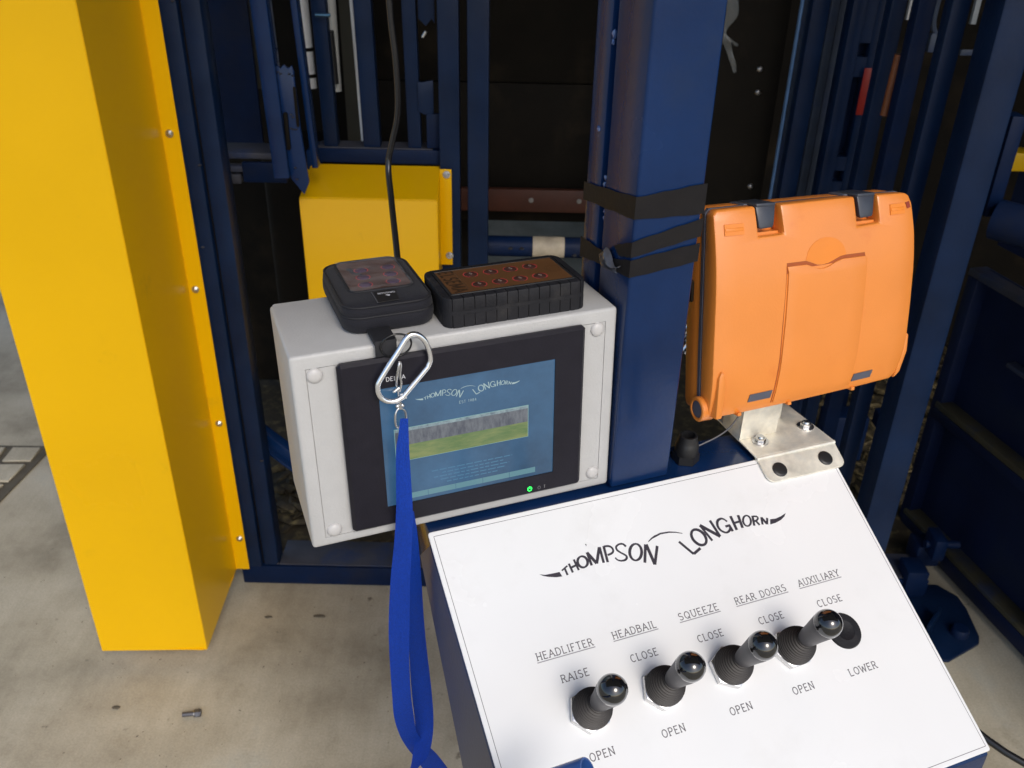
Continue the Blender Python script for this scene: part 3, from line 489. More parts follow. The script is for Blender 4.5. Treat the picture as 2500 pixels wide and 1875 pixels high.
# perforated post
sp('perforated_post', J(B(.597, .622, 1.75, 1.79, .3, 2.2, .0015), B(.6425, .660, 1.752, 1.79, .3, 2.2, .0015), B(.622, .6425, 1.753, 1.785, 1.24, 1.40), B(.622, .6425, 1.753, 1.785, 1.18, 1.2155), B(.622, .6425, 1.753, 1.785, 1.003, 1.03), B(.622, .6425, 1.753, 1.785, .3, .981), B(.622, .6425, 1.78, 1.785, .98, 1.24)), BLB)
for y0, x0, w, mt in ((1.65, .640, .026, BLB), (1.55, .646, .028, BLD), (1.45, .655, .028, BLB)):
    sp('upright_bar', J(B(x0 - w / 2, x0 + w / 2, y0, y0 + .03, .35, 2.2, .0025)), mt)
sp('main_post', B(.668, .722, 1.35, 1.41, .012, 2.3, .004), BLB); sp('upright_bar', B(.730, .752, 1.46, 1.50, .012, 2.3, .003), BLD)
sp('cross_plate', B(.694, .722, 1.50, 1.505, 1.262, 1.271, .001), GBL)
sp('latch_hook', J(tube([(.745, 1.74, 1.36), (.742, 1.74, 1.29), (.750, 1.74, 1.262), (.765, 1.74, 1.256)], .005, 8), B(.742, .772, 1.735, 1.75, 1.228, 1.262, .004)), GBL)
sp('low_bar', B(.66, .70, 1.9, 1.94, .04, .9, .003), BLD); sp('low_bar', B(.80, .84, 1.95, 2.0, .04, .9, .003), BLD); sp('low_bar', B(.90, .93, 1.75, 1.79, .04, .56, .003), BLD)
sp('low_box', J(B(.73, .83, 1.78, 1.84, .30, .42, .006), cyl((.88, 1.8, .1), (.88, 1.8, .40), .012, 12), B(.84, .88, 1.74, 1.80, .40, .44, .004)), BLD)
tag(ob('red_sign', B(.6380, .6545, 1.742, 1.7455, 1.113, 1.198, .001), REDB), 'bright red strip seen between the right bars', 'panel')
tag(ob('orange_hose', cyl((.6370, 1.60, 1.145), (.6395, 1.60, 1.246), .0085, 14), COP), 'brown orange tube right of the red strip', 'tube')
tag(ob('white_bar', B(.797, .812, 2.0, 2.01, 1.25, 1.7, .001), WHT), 'short white strip at the top between the right bars', 'strip')
tag(ob('white_sliver', B(.838, .848, 1.8, 1.81, 1.27, 1.7, .001), M('pale_strip', (.3, .33, .35), .4)), 'narrow pale strip at the top right corner', 'strip')
tag(ob('yellow_rail', B(1.043, 1.5, 1.9, 1.95, .968, 1.007, .002), YEL), 'yellow rail end at the right edge', 'rail')
# round bar and post at the far right
o = root('round_bar_arm', (.80, 1.5, 1.0), 'dusty round bar reaching out from a short upright at the right edge', 'arm'); oi = Matrix.Translation((-.80, -1.5, -1.0))
ob('upright', TF(B(.805, .829, 1.50, 1.54, 1.0, 1.17, .002), oi), BLD, o)
ob('bar', TF(cyl((.812, 1.475, 1.005), (1.05, 1.25, .995), .034, 24), oi), BLD, o)
# ------------------------------------------------------------------ sheet gate at the right
gd = Vector((.101, -.43, 0)).normalized(); gn = Vector((-gd.y, gd.x, 0))      # along towards the viewer, normal
GT = frame((1.053, 1.909, .03), tuple(gd), tuple(gn), (0, 0, 1))
o = root('sheet_gate', GT, 'dark blue sheet steel gate with pale horizontal rails at the right edge', 'gate')
GNV = M('shaded_gate_paint', (.004, .010, .038), .5, spec=.25, var=.25, scale=8, dirt=(.008, .014, .035), dscale=6)  # blue paint darkened because the gate stands in shade
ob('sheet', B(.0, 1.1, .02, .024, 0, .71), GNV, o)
ob('rail', B(-.02, 1.1, -.016, .03, .692, .709, .002), BLT, o); ob('rail', B(.0, 1.1, -.020, .02, .353, .369, .002), OLV, o); ob('rail', B(-.0, 1.1, -.022, .02, .030, .044, .002), OLV, o)
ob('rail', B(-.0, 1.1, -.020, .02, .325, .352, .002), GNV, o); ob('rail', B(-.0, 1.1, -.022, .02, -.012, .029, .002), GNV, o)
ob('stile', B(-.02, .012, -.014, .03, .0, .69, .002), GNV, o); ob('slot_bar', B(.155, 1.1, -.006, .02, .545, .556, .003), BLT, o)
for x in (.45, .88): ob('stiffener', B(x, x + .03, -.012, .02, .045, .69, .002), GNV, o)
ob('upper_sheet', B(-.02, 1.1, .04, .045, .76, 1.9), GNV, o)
tag(ob('added_dark_wall', B(.50, 2.6, 2.9, 2.92, .03, 2.4), BLK), 'black wall added far behind the right bars to darken the gaps', 'wall')  # black sheet added so the gaps between the right bars stay dark
# foot plate and what stands on it
o = root('foot_plate', (1.03, 1.54, 0), 'blue foot plate with a round pin on the floor behind the panel corner', 'foot plate'); oi = Matrix.Translation((-1.03, -1.54, 0))
ob('plate', TF(prism([(1.045, 1.68), (1.078, 1.64), (1.082, 1.60), (1.073, 1.51), (1.064, 1.49), (1.045, 1.478), (.975, 1.436), (.90, 1.44), (.90, 1.68)], .004, .014, .003), oi), BLB, o)
ob('pin', TF(lathe([(0, .034), (.016, .033), (.0195, .028), (.0195, .012)], 24, Matrix.Translation((1.028, 1.515, 0))), oi), BLD, o)
ob('rib', TF(prism([(.95, 1.50), (1.00, 1.56), (.994, 1.566), (.944, 1.506)], .0142, .05, .002), oi), BLB, o); ob('rib', TF(B(.94, .99, 1.63, 1.69, .0142, .09, .004), oi), BLD, o)
ob('clevis', TF(J(B(.985, 1.045, 1.70, 1.76, .05, .11, .006), cyl((.99, 1.69, .13), (1.07, 1.69, .13), .010, 12), B(1.0, 1.03, 1.66, 1.72, .10, .16, .006)), oi), BLD, o)

# ------------------------------------------------------------------ cables
tag(ob('black_cable', tube([(-.158, 1.2, 1.75), (-.160, 1.2, 1.50), (-.162, 1.2, 1.36), (-.157, 1.2, 1.287), (-.157, 1.2, 1.226), (-.166, 1.2, 1.186), (-.173, 1.2, 1.155), (-.167, 1.17, 1.118), (-.157, 1.12, 1.085), (-.146, 1.07, 1.045), (-.12, .98, .98), (-.05, .90, .92)], .0042, 14), CAB), 'shiny black cable hanging down behind the black pouch', 'cable')
tag(ob('floor_cable', tube([(.60, .86, .525), (.66, .80, .506), (.74, .76, .495), (.9, .72, .48)], .0050, 12), CAB), 'black cable leaving the lower right corner of the control panel', 'cable')
tag(ob('black_hose', tube([(-.437, 1.9, .92), (-.452, 1.9, .90), (-.462, 1.9, .86), (-.462, 1.9, .80), (-.450, 1.9, .75), (-.425, 1.9, .70), (-.38, 1.9, .66)], .006, 10), CAB), 'black hose curving down left of the small yellow cover', 'hose')
tag(ob('dark_gap_box', B(-.62, -.47, 2.15, 2.4, .05, .90, .02, 3), BLK), 'black box added to darken the gap left of the small yellow cover', 'box')  # black box added to fill the void with dark
# bolt dropped on the floor
b = root('floor_bolt', frame((-.631, 1.252, .0065), (math.cos(.15), math.sin(.15), 0), (-math.sin(.15), math.cos(.15), 0), (0, 0, 1)), 'small steel bolt lying on the concrete below the yellow guard', 'bolt')
ob('shank', cyl((-.020, 0, 0), (.006, 0, 0), .0048, 14), BST, b); ob('head', J(cyl((.006, 0, 0), (.0145, 0, .0008), .0085, 6), cyl((.0145, 0, .0008), (.0165, 0, .0008), .007, 12)), BST, b); ob('washer', cyl((.0025, 0, 0), (.0045, 0, 0), .0075, 18), DST, b)
for x, y_, sx, lab in ((-.547, 1.532, .010, 'small dark chip on the concrete below the base beam'), (-.431, 1.538, .015, 'longer dark chip on the concrete left of the lanyard'), (-.792, 1.267, .009, 'dark crumb on the concrete at the lower left')):
    bm = bmesh.new(); bmesh.ops.create_icosphere(bm, subdivisions=2, radius=1); 
    for v in bm.verts: v.co *= random.uniform(.75, 1.15)
    TF(bm, Matrix.Translation((x, y_, .002)) @ Matrix.Diagonal((sx, .0045, .002, 1))); tag(ob('dirt_chip', bm, GROOVE), lab, 'dirt', 'dirt crumbs on the floor')

# ------------------------------------------------------------------ the taped blue post that carries the equipment
p = root('support_post', CON @ Matrix.Translation((.23, .05, -.9554)), 'thick blue square steel post with black tape between the screen box and the orange case', 'post')
pi_ = Matrix.Translation((-.23, -.05, .9554))
def pp_(name, bm, mat=BLU): return ob(name, TF(bm, pi_), mat, p)
pp_('box_section', B(.1963, .2635, .0066, .0665, -.0015, .9, .0030, 3)); pp_('rear_flat', B(.1970, .2625, .0770, .1060, -.30, .9, .0012))
pp_('recess', B(.2030, .2600, .0665, .0770, -.30, .9), BLU); pp_('lower_column', B(.20, .26, .060, .0767, -.93, -.0035, .002)); pp_('base_foot', B(.13, .33, .0, .14, -.955, -.93, .002))
def blob(c, s, seed=0):
    r_ = random.Random(seed); bm = bmesh.new(); bmesh.ops.create_icosphere(bm, subdivisions=2, radius=1)
    for v in bm.verts: v.co *= r_.uniform(.75, 1.2)
    return TF(bm, Matrix.Translation(c) @ Matrix.Diagonal((*s, 1)))
SPAT = M('painted_weld', (.05, .10, .26), .12, var=.3, coat=.8)
for k, (y_, z) in enumerate(((.0735, .4270), (.0875, .3440), (.0700, .3035), (.0655, .2730))):
    pp_('weld_bead', J(blob((.1985 if k != 1 else .197, y_, z), (.0022, .0030, .0042 if k == 0 else .0026), k), blob((.1985, y_ + .001, z - .0065), (.0018, .0022, .003), k + 9)), SPAT)
def tape(name, quads, label):
    """bands lying 1 mm off the post faces: each quad is 4 console-frame points"""
    t_ = root(name, CON @ Matrix.Translation(quads[0][0]), label, 'tape', 'black tape bands around the post'); iv = Matrix.Translation(-Vector(quads[0][0]))
    bm = bmesh.new(); prev = {}
    for qd in quads:
        P = [Vector(c) for c in qd]; nrm = (P[1] - P[0]).cross(P[3] - P[0]).normalized(); n = 8; rows = []
        for i in range(n + 1):
            a = P[0].lerp(P[1], i / n); b_ = P[3].lerp(P[2], i / n)
            wob = .0004 * math.sin(i * 1.9 + P[0].z * 90)
            rows.append([bm.verts.new(a + Vector((0, 0, wob))), bm.verts.new(a.lerp(b_, .5)), bm.verts.new(b_ + Vector((0, 0, -wob)))])
        for a, b_ in zip(rows, rows[1:]):
            for k in (0, 1): bm.faces.new((a[k], b_[k], b_[k + 1], a[k + 1]))
    bmesh.ops.remove_doubles(bm, verts=bm.verts, dist=.0006)
    r_ = bmesh.ops.solidify(bm, geom=bm.faces[:], thickness=.0004)
    ob('wrap', TF(bm, iv), TAPE, t_)
    return t_
xl, yf, xr = .1951, .0054, .2647
tape('tape_band', [[(xl, .1070, .2895), (xl, yf, .3053), (xl, yf, .2855), (xl, .1070, .2726)], [(xl, yf, .3053), (xr, yf, .3115), (xr, yf, .2835), (xl, yf, .2855)]], 'uppermost wide black tape band around the blue post')
tape('tape_band', [[(xl, .038, .2505), (xl, yf, .2650), (xl, yf, .2505), (xl, .028, .2440)], [(xl, yf, .2650), (xr, yf, .2795), (xr, yf, .2628), (xl, yf, .2505)]], 'middle black tape band rising to the right on the blue post')
tape('tape_band', [[(xl, .1070, .2350), (xl, .052, .2370), (xl, .052, .2250), (xl, .1070, .2144)], [(xl, .052, .2330), (xl, yf, .2480), (xl, yf, .2312), (xl, .052, .2250)], [(xl, yf, .2480), (xr, yf, .2562), (xr, yf, .2385), (xl, yf, .2312)]], 'lowest black tape band with a bunched loose end on the blue post')
SHT = M('bunched_shiny_tape', (.06, .06, .07), .10, var=.3, bump=.5, bscale=160)
bm = bmesh.new(); gx, gy = 14, 10; gv = []
for i in range(gx + 1):
    for j in range(gy + 1):
        u, v = i / gx, j / gy
        gv.append(bm.verts.new((.1935 - .006 * math.sin(math.pi * u) * (.5 + .5 * math.sin(v * 9 + u * 4)) , .060 - .036 * u + .004 * math.sin(v * 5), .2300 + .012 * (v - .2) + .006 * math.sin(u * 6) * v)))
for i in range(gx):
    for j in range(gy): a = i * (gy + 1) + j; bm.faces.new((gv[a], gv[a + 1], gv[a + gy + 2], gv[a + gy + 1]))
o = ob('tape_end', bm, SHT); o.matrix_world = CON; tag(o, 'crumpled shiny loose tape end stuck on the left face of the post', 'tape')

# ------------------------------------------------------------------ screen box
e = root('screen_box', ENC, 'light grey steel box with a built-in touch screen left of the blue post', 'enclosure')
bm = B(0, .300, 0, .118, -.196, 0, .0032, 3)
ff = min(bm.faces, key=lambda f_: f_.calc_center_median().y - (10 if f_.calc_area() > .03 else 0))
def set_rect(face, x0, x1, z0, z1):
    for v in face.verts:
        v.co.x = x0 if v.co.x < .15 else x1; v.co.z = z0 if v.co.z < -.098 else z1
bmesh.ops.inset_region(bm, faces=[ff], thickness=.010); set_rect(ff, .0124, .2884, -.1862, -.0127)
ring0 = set(bm.faces)
bmesh.ops.inset_region(bm, faces=[ff], thickness=.0008)
ringf = [f_ for f_ in bm.faces if f_ not in ring0]
r = bmesh.ops.extrude_face_region(bm, geom=ringf); bmesh.ops.translate(bm, vec=(0, .0016, 0), verts=[v for v in r['geom'] if isinstance(v, bmesh.types.BMVert)])
bmesh.ops.delete(bm, geom=ringf, context='FACES')
ob('housing', bm, ENC_M, e, smooth=30)
ob('rear_cover', B(.003, .297, .119, .131, -.193, -.0035, .003), ENC_M, e)
for x, z in ((.0196, -.0195), (.2799, -.0195), (.0213, -.1792), (.2815, -.1774)):
    ob('screw_cap', lathe([(0, -.0034), (.003, -.0033), (.0058, -.0022), (.0070, -.0006), (.0070, .0002)], 24, frame((x, 0, z), (1, 0, 0), (0, 0, 1), (0, 1, 0))), CAPM, e)
bm = B(.0372, .2650, -.0085, .0, -.1826, -.0103, .0030, 1)
ff = min(bm.faces, key=lambda f_: f_.calc_center_median().y - (10 if f_.calc_area() > .02 else 0))
bmesh.ops.inset_region(bm, faces=[ff], thickness=.012); set_rect(ff, .0680, .2378, -.1635, -.0358)
bmesh.ops.inset_region(bm, faces=[ff], thickness=.001); set_rect(ff, .0705, .2350, -.1612, -.0382)
r = bmesh.ops.extrude_face_region(bm, geom=[ff]); bmesh.ops.translate(bm, vec=(0, .0015, 0), verts=[v for v in r['geom'] if isinstance(v, bmesh.types.BMVert)]); bmesh.ops.delete(bm, geom=[ff], context='FACES')
bz = ob('display_bezel', bm, BEZ, e, smooth=20)
scr = ob('screen', B(.0705, .2350, -.0071, -.0060, -.1612, -.0382), SCR, e, smooth=0)
def flat(name, x0, x1, z0, z1, y_, mat, par=None): return ob(name, B(x0, x1, y_, y_ + .0003, z0, z1), mat, par or scr, smooth=0)
flat('picture_border', .0815, .2092, -.1156, -.0815, -.0073, SCF); flat('picture_trees', .0820, .2086, -.0990, -.0848, -.0075, SCT); flat('picture_sky', .0820, .2086, -.0848, -.0820, -.0075, SCS); flat('picture_grass', .0820, .2086, -.1151, -.0990, -.0075, SCG)
fs = lambda a, b, z: Vector((a, -.0074 - z, b))
LSC = .3525
bm = strokes(bmesh.new(), [[((u - 92.3) / 1000 * LSC + .1023, -(v / 1000 * LSC + .0312), w * .80 / 1000 * LSC) for u, v, w in st] for st in LOGO], fs)
for P in HORNS: bm.faces.new([bm.verts.new(fs((u - 92.3) / 1000 * LSC + .1023, -(v / 1000 * LSC + .0312), 0)) for u, v in P])
ob('screen_logo', bm, SCL, scr, smooth=0)
bm = text(bmesh.new(), 'EST 1984', .1425, .1585, -.0668, .0026, .0003, fs); ob('screen_caption', bm, SCL, scr, smooth=0)
for k in range(5): flat('screen_button', .0830 + k * .0268, .1094 + k * .0268, -.1573, -.1515, -.0073, SCB)
bm = bmesh.new(); rnd = random.Random(5)
for row, (a, b_) in enumerate(((.114, .193), (.124, .184), (.116, .190), (.122, .186), (.128, .178))):
    x = a
    while x < b_:
        w_ = rnd.uniform(.003, .008); z = -.1330 - row * .0036; J(bm, B(x, min(x + w_, b_), -.0073, -.00725, z, z + .0011)); x += w_ + .0014
ob('screen_small_print', bm, SCX, scr, smooth=0)
bm = text(bmesh.new(), 'DELTA', .0778, .0945, -.0318, .0038, .0006, lambda a, b, z: Vector((a, -.00858 - z, b))); ob('maker_lettering', bm, WMK, bz, smooth=0)
fb = lambda a, b, z: Vector((a, -.00858 - z, b))
bm = strokes(bmesh.new(), [[(.2107 + .0020 * math.cos(R(t_)), -.1750 + .0024 * math.sin(R(t_)), .0008) for t_ in range(120, 421, 20)], [(.2107, -.1748, .0011), (.2107, -.1722, .0011)]], fb)
ob('power_light', bm, LED, bz, smooth=0)
bm = strokes(bmesh.new(), [[(.2205 + .0013 * math.cos(R(t_)), -.1757 + .0018 * math.sin(R(t_)), .0005) for t_ in range(0, 361, 30)], [(.2262, -.1774, .0006), (.2262, -.1740, .0006)], [(.2254, -.1740, .0005), (.2270, -.1740, .0005)]], fb)
ob('indicator_mark', bm, M('faint_grey_print', (.16, .16, .17), .5), bz, smooth=0)

# ------------------------------------------------------------------ rubber-ribbed remote on the box
rm = root('remote_control', ENC @ Matrix.Translation((.1368, .0068, 0)), 'black ribbed remote with eight red-ringed buttons lying on the grey box', 'remote')
Wd, Dp, Ht = .1350, .0745, .0280
core = prism(rrect(.0012, Wd - .0012, .0012, Dp - .0012, .009), .0005, Ht - .0030, .0015, 2)
def sliced(z0, z1, x0, x1, y0=None, y1=None):
    b_ = prism(rrect(0, Wd, 0, Dp, .0105, 6), z0, z1, .0016 if z1 > .02 else 0, 2)
    cuts = [((x0, 0, 0), (-1, 0, 0)), ((x1, 0, 0), (1, 0, 0))] + ([((0, y0, 0), (0, -1, 0)), ((0, y1, 0), (0, 1, 0))] if y0 is not None else [])
    for co, no in cuts:
        r_ = bmesh.ops.bisect_plane(b_, geom=b_.verts[:] + b_.edges[:] + b_.faces[:], plane_co=co, plane_no=no, clear_outer=True)
        ed = [g_ for g_ in r_['geom_cut'] if isinstance(g_, bmesh.types.BMEdge)]
        if ed: bmesh.ops.contextual_create(b_, geom=ed)
    return b_
body = core; ng = 12; gx0, gx1 = .0068, .1282; gp = (gx1 - gx0) / ng
for z0, z1 in ((.0004, .0122), (.0140, Ht)):
    for k in range(ng): body = J(body, sliced(z0, z1, gx0 + gp * k + .00035, gx0 + gp * (k + 1) - .00035))
    for xa, xb in ((-.001, gx0 - .00035), (gx1 + .00035, Wd + .001)):
        for k in range(6): body = J(body, sliced(z0, z1, xa, xb, .0105 * (k > 0) - .001 * (k == 0) + (k - 1) * .01078 * (k > 0) + .00035, (.0105 + k * .01078 if k < 5 else Dp + .001) - .00035))
body = J(body, prism(rrect(.00012, Wd - .00012, .00012, Dp - .00012, .0104, 6), .0120, .0162))
ob('rubber_sleeve', body, BRB, rm)
lb = ob('face_label', prism(rrect(.0095, Wd - .0105, .0095, Dp - .0095, .001), Ht - .0005, Ht + .0006), CPL, rm, smooth=0)
ob('inner_rim', J(*[B(*q_, Ht - .001, Ht + .0010, .0005) for q_ in ((.0075, Wd - .0085, .0078, .0098), (.0075, Wd - .0085, Dp - .0098, Dp - .0078), (.0075, .0097, .0078, Dp - .0078), (Wd - .0107, Wd - .0085, .0078, Dp - .0078))]), BPL, rm)
ft = lambda a, b, z: Vector((a, b, Ht + .00075 + z))
for k in range(8):
    cx = .0395 + (k % 4) * .0194; cy = .0355 + .0068 if k < 4 else .0118 + .0075
    if k < 4: cy = .0490
    else: cy = .0235
    bt = ob('button', lathe([(0, .0010), (.0048, .0008), (.0060, 0)], 20, Matrix.Translation((cx, cy, Ht + .0005))), BTN, rm)
    bm = strokes(bmesh.new(), [[(cx + .0067 * math.cos(R(a)), cy + .0067 * math.sin(R(a)), .0008) for a in range(a0, a0 + 141, 14)] for a0 in (-70, 110)], ft); ob('ring_print', bm, RNG, bt, smooth=0)
    bm = text(bmesh.new(), ('8', '9', '4', '1', 'C', 'D', 'A', 'E')[k] if False else 'S', cx - .0013, cx + .0013, cy - .0018, .0036, .0006, lambda a, b, z: Vector((a, b, Ht + .00162 + z))); ob('button_mark', bm, MRK, bt, smooth=0)
bm = text(bmesh.new(), 'ELSEMA', 0, .051, 0, .0120, .0022, lambda a, b, z: Vector((.0130 + b, .0630 - a, Ht + .00075 + z))); ob('maker_lettering', bm, M('dark_brown_print', (.035, .018, .008), .5), lb, smooth=0)
bm = strokes(bmesh.new(), [[(.1160 + r_ * math.cos(R(a)), .0370 + r_ * 1.2 * math.sin(R(a)), .0004) for a in range(0, 361, 20)] for r_ in (.0075, .0058)], ft); ob('round_emblem', bm, M('brown_emblem', (.11, .05, .02), .5), lb, smooth=0)
bm = bmesh.new()
for k, (a, b_) in enumerate(((.040, .058), (.018, .034))): J(bm, B(.0265, .0275, a, b_, Ht + .00062, Ht + .0008))
ob('small_print', bm, M('brown_print', (.09, .045, .02), .5), lb, smooth=0)

# ------------------------------------------------------------------ zip pouch
pc = root('padded_pouch', ENC @ Matrix.Translation((.0515, .0205, 0)), 'black padded pouch with a clear window lying at the left of the grey box', 'pouch')
PW, PD, PH = .083, .1180, .0265
bm = bmesh.new(); lay = []
prof = [(-.0040, .0006), (-.0010, .003), (.0002, .009), (.0000, .0140), (-.0016, .0158), (-.0004, .0175), (-.0012, .0225), (-.0045, .0252), (-.0120, .0265), (-.024, .0268)]
for off, z in prof:
    rr = max(.018 + off, .004); pts_ = rrect(-off, PW + off, -off, PD + off, rr, 7)
    lay.append([bm.verts.new((x, y_, z + (.0006 * math.sin(x * 90) * math.cos(y_ * 70) if z > .02 else 0))) for x, y_ in pts_])
for a, b_ in zip(lay, lay[1:]):
    for i in range(len(a)): bm.faces.new((a[i], a[(i + 1) % len(a)], b_[(i + 1) % len(a)], b_[i]))
bm.faces.new(lay[0][::-1]); bm.faces.new(lay[-1])
ob('body', bm, NYL, pc, smooth=60)
out_ = [(x, y_, .0248) for x, y_ in rrect(.0022, PW - .0022, .0022, PD - .0022, .0165, 6)]
ob('piping', tube(out_, .0011, 8, closed=True, k=1), NYL2, pc)
ob('zip_seam', tube([(x, y_, .0158) for x, y_ in rrect(.0010, PW - .0010, .0010, PD - .0010, .0170, 6)], .0010, 6, closed=True, k=1), NYL2, pc)
win = rrect(.0135, .0715, .0330, .1110, .009, 5)
ob('window_binding', tube([(x, y_, .0272) for x, y_ in win], .0013, 8, closed=True, k=1), NYL2, pc)
ins = ob('inner_label', prism(rrect(.015, .070, .0345, .1095, .006), .0262, .0272), M('label_under_vinyl', (.085, .045, .035), .45, var=.3, scale=60), pc, smooth=0)
for k in range(6):
    cx = .030 + (k % 2) * .0255 + .002 * (k // 2); cy = .048 + (k // 2) * .0185
    bt = ob('inner_button', lathe([(0, .0285), (.0045, .0283), (.0058, .0273)], 18, Matrix.Translation((cx, cy, 0))), M('purple_button', (.045, .02, .05), .5) if k == 0 else bpy.data.materials['purple_button'], pc)
    bm = strokes(bmesh.new(), [[(cx + .0064 * math.cos(R(a)), cy + .0064 * math.sin(R(a)), .0007) for a in range(a0, a0 + 101, 14)] for a0 in (-50, 130)], lambda a, b, z: Vector((a, b, .02745 + z))); ob('ring_print', bm, RNG, bt, smooth=0)
bm = bmesh.new(); nx, ny = 26, 30; gv = []
for i in range(nx + 1):
    for j in range(ny + 1):
        u, v = i / nx, j / ny; x = .0140 + .057 * u; y_ = .0335 + .077 * v
        gv.append(bm.verts.new((x, y_, .0288 + .0007 * math.sin(u * 9 + v * 5) * math.sin(v * 12 - u * 3) + .0009 * math.sin(math.pi * u) * math.sin(math.pi * v))))
for i in range(nx):
    for j in range(ny): a = i * (ny + 1) + j; bm.faces.new((gv[a], gv[a + 1], gv[a + ny + 2], gv[a + ny + 1]))
ob('clear_window', bm, VIN, pc)
pt = ob('woven_label', prism([(.0315, .0040), (.0500, .0050), (.0525, .0295), (.0335, .0285)], .0268, .0274), PAT, pc, smooth=0)
bm = text(bmesh.new(), 'OAISSON', 0, .0150, 0, .0034, .0006, lambda a, b, z: Vector((.0505 - a, .0245 - b, .02755 + z))); ob('label_lettering', bm, WMK, pt, smooth=0)
bm = strokes(bmesh.new(), [[(.0420, .0190, .0016), (.0436, .0160, .0020), (.0446, .0185, .0010)], [(.0410, .0175, .0008), (.0452, .0170, .0008)]], lambda a, b, z: Vector((a, b, .02755 + z))); ob('label_emblem', bm, WMK, pt, smooth=0)
ob('label_edge', B(.0308, .0314, .0042, .0290, .0270, .02765), M('grey_thread', (.10, .10, .11), .6), pt)
st = ob('loop_strap', J(B(.0190, .0385, -.0270, .004, .0012, .0062, .0015), TF(B(.0195, .0380, -.0012, .0012, -.009, .006, .0008), Matrix.Translation((0, -.0265, 0)))), NYL2, pc)
# split ring, carabiner, snap hook, lanyard
def enc_thing(name, bm, mat, label, cat):
    o_ = ob(name, bm, mat, smooth=50); o_.matrix_world = ENC; return tag(o_, label, cat)
rp = [(.0885 + .0132 * math.cos(R(a)), -.0085 - .002 * math.sin(R(a)), .0005 + .0112 * math.sin(R(a))) for a in range(0, 360, 20)]
enc_thing('black_ring', tube(rp, .0009, 8, closed=True, k=2), CAB, 'thin black ring joining the pouch strap to the carabiner', 'ring')
cb = root('carabiner', ENC @ Matrix.Translation((.093, -.013, -.02)), 'shiny aluminium carabiner hanging over the screen bezel', 'carabiner'); ci = Matrix.Translation((-.093, .013, .02))
def cy_(z): return -.0120 - .05 * (-z) - .001
cp = [(.1138, -.0205), (.1160, -.0158), (.1158, -.0080), (.1130, .0015), (.1075, .0083), (.1018, .0102), (.0972, .0080), (.0932, .0030), (.0880, -.0040), (.0715, -.0260), (.0688, -.0339), (.0703, -.0415), (.0758, -.0468), (.0835, -.0482), (.0900, -.0455)]
ob('frame', TF(tube([(x, cy_(z), z) for x, z in cp], .0025, 14, k=6), ci), CHR, cb, smooth=60)
g0 = Vector((.0905, cy_(-.0450), -.0450)); g1 = Vector((.1138, cy_(-.0212), -.0212)); gdv = (g1 - g0).normalized()
ob('spring_gate', TF(J(cyl(g0, g1, .0024, 14), cyl(g0 - gdv * .002, g0 + gdv * .003, .00235, 14), cyl(g1 - gdv * .0005, g1 + gdv * .0018, .0021, 12), cyl(g0 + Vector((-.002, 0, .0022)), g0 + Vector((.002, 0, -.0022)), .0014, 10)), ci), CHR, cb, smooth=60)
hk = root('snap_hook', ENC @ Matrix.Translation((.087, -.016, -.04)), 'small steel snap hook hanging from the carabiner above the blue lanyard', 'hook'); hki = Matrix.Translation((-.087, .016, .04))
def hp2(name, bm): return ob(name, TF(bm, hki), STL, hk, smooth=60)
hp2('hook_body', tube([(.0866, -.0125, -.0500), (.0868, -.0120, -.0400), (.0850, -.0150, -.0330), (.0850, -.0190, -.0240), (.0868, -.0200, -.0140), (.0885, -.0185, -.0105), (.0895, -.0165, -.0150), (.0885, -.0150, -.0250), (.0893, -.0145, -.0330), (.0872, -.0150, -.0400)], .0011, 10))
hp2('trigger', J(cyl((.0868, -.017, -.0355), (.0826, -.0178, -.0372), .0012, 10), TF(lathe([(0, .0016), (.0014, .0008), (.0016, 0), (.0014, -.0008), (0, -.0016)], 12), Matrix.Translation((.0822, -.0178, -.0374)))))
hp2('swivel', J(*[TF(lathe([(0, .0021), (.0016, .0012), (.0021, 0), (.0016, -.0012), (0, -.0021)], 14), Matrix.Translation((x, -.0165, -.0530))) for x in (.0842, .0886)], cyl((.0866, -.0165, -.0495), (.0866, -.0165, -.0560), .0016, 12)))
hp2('lanyard_loop', tube([(.0866, -.0165, -.0555), (.0905, -.0165, -.0590), (.0912, -.0160, -.0660), (.0905, -.0150, -.0700), (.0835, -.0160, -.0745), (.0812, -.0180, -.0690), (.0815, -.0180, -.0610), (.0835, -.0170, -.0565)], .0010, 10, closed=True))
ln = root('lanyard', (-.094, .655, 1.09), 'royal blue ribbon lanyard hanging down in front of the grey box', 'lanyard'); li = Matrix.Translation((.094, -.655, -1.09))
RA = [((-.0952, .658, 1.0900), (-.0885, .658, 1.0905)), ((-.0975, .656, 1.0730), (-.0883, .656, 1.0735)), ((-.0998, .655, 1.0591), (-.0883, .655, 1.0594)), ((-.1013, .655, 1.024), (-.0878, .655, 1.0243)), ((-.1027, .655, .992), (-.0872, .652, .9924)), ((-.1063, .655, .9538), (-.0893, .650, .9542)), ((-.1113, .655, .9127), (-.0922, .650, .9133)), ((-.116, .655, .8556), (-.095, .652, .8562)), ((-.1173, .655, .8108), (-.0971, .652, .8115)), ((-.1173, .655, .7578), (-.0977, .655, .7584)), ((-.1168, .655, .7208), (-.0964, .658, .7214)), ((-.1125, .658, .6889), (-.0945, .662, .6895)), ((-.1069, .664, .6627), (-.0871, .668, .6643)), ((-.100, .670, .6392), (-.0751, .670, .645)), ((-.084, .672, .6012), (-.060, .672, .612)), ((-.06, .675, .55), (-.038, .675, .56))]
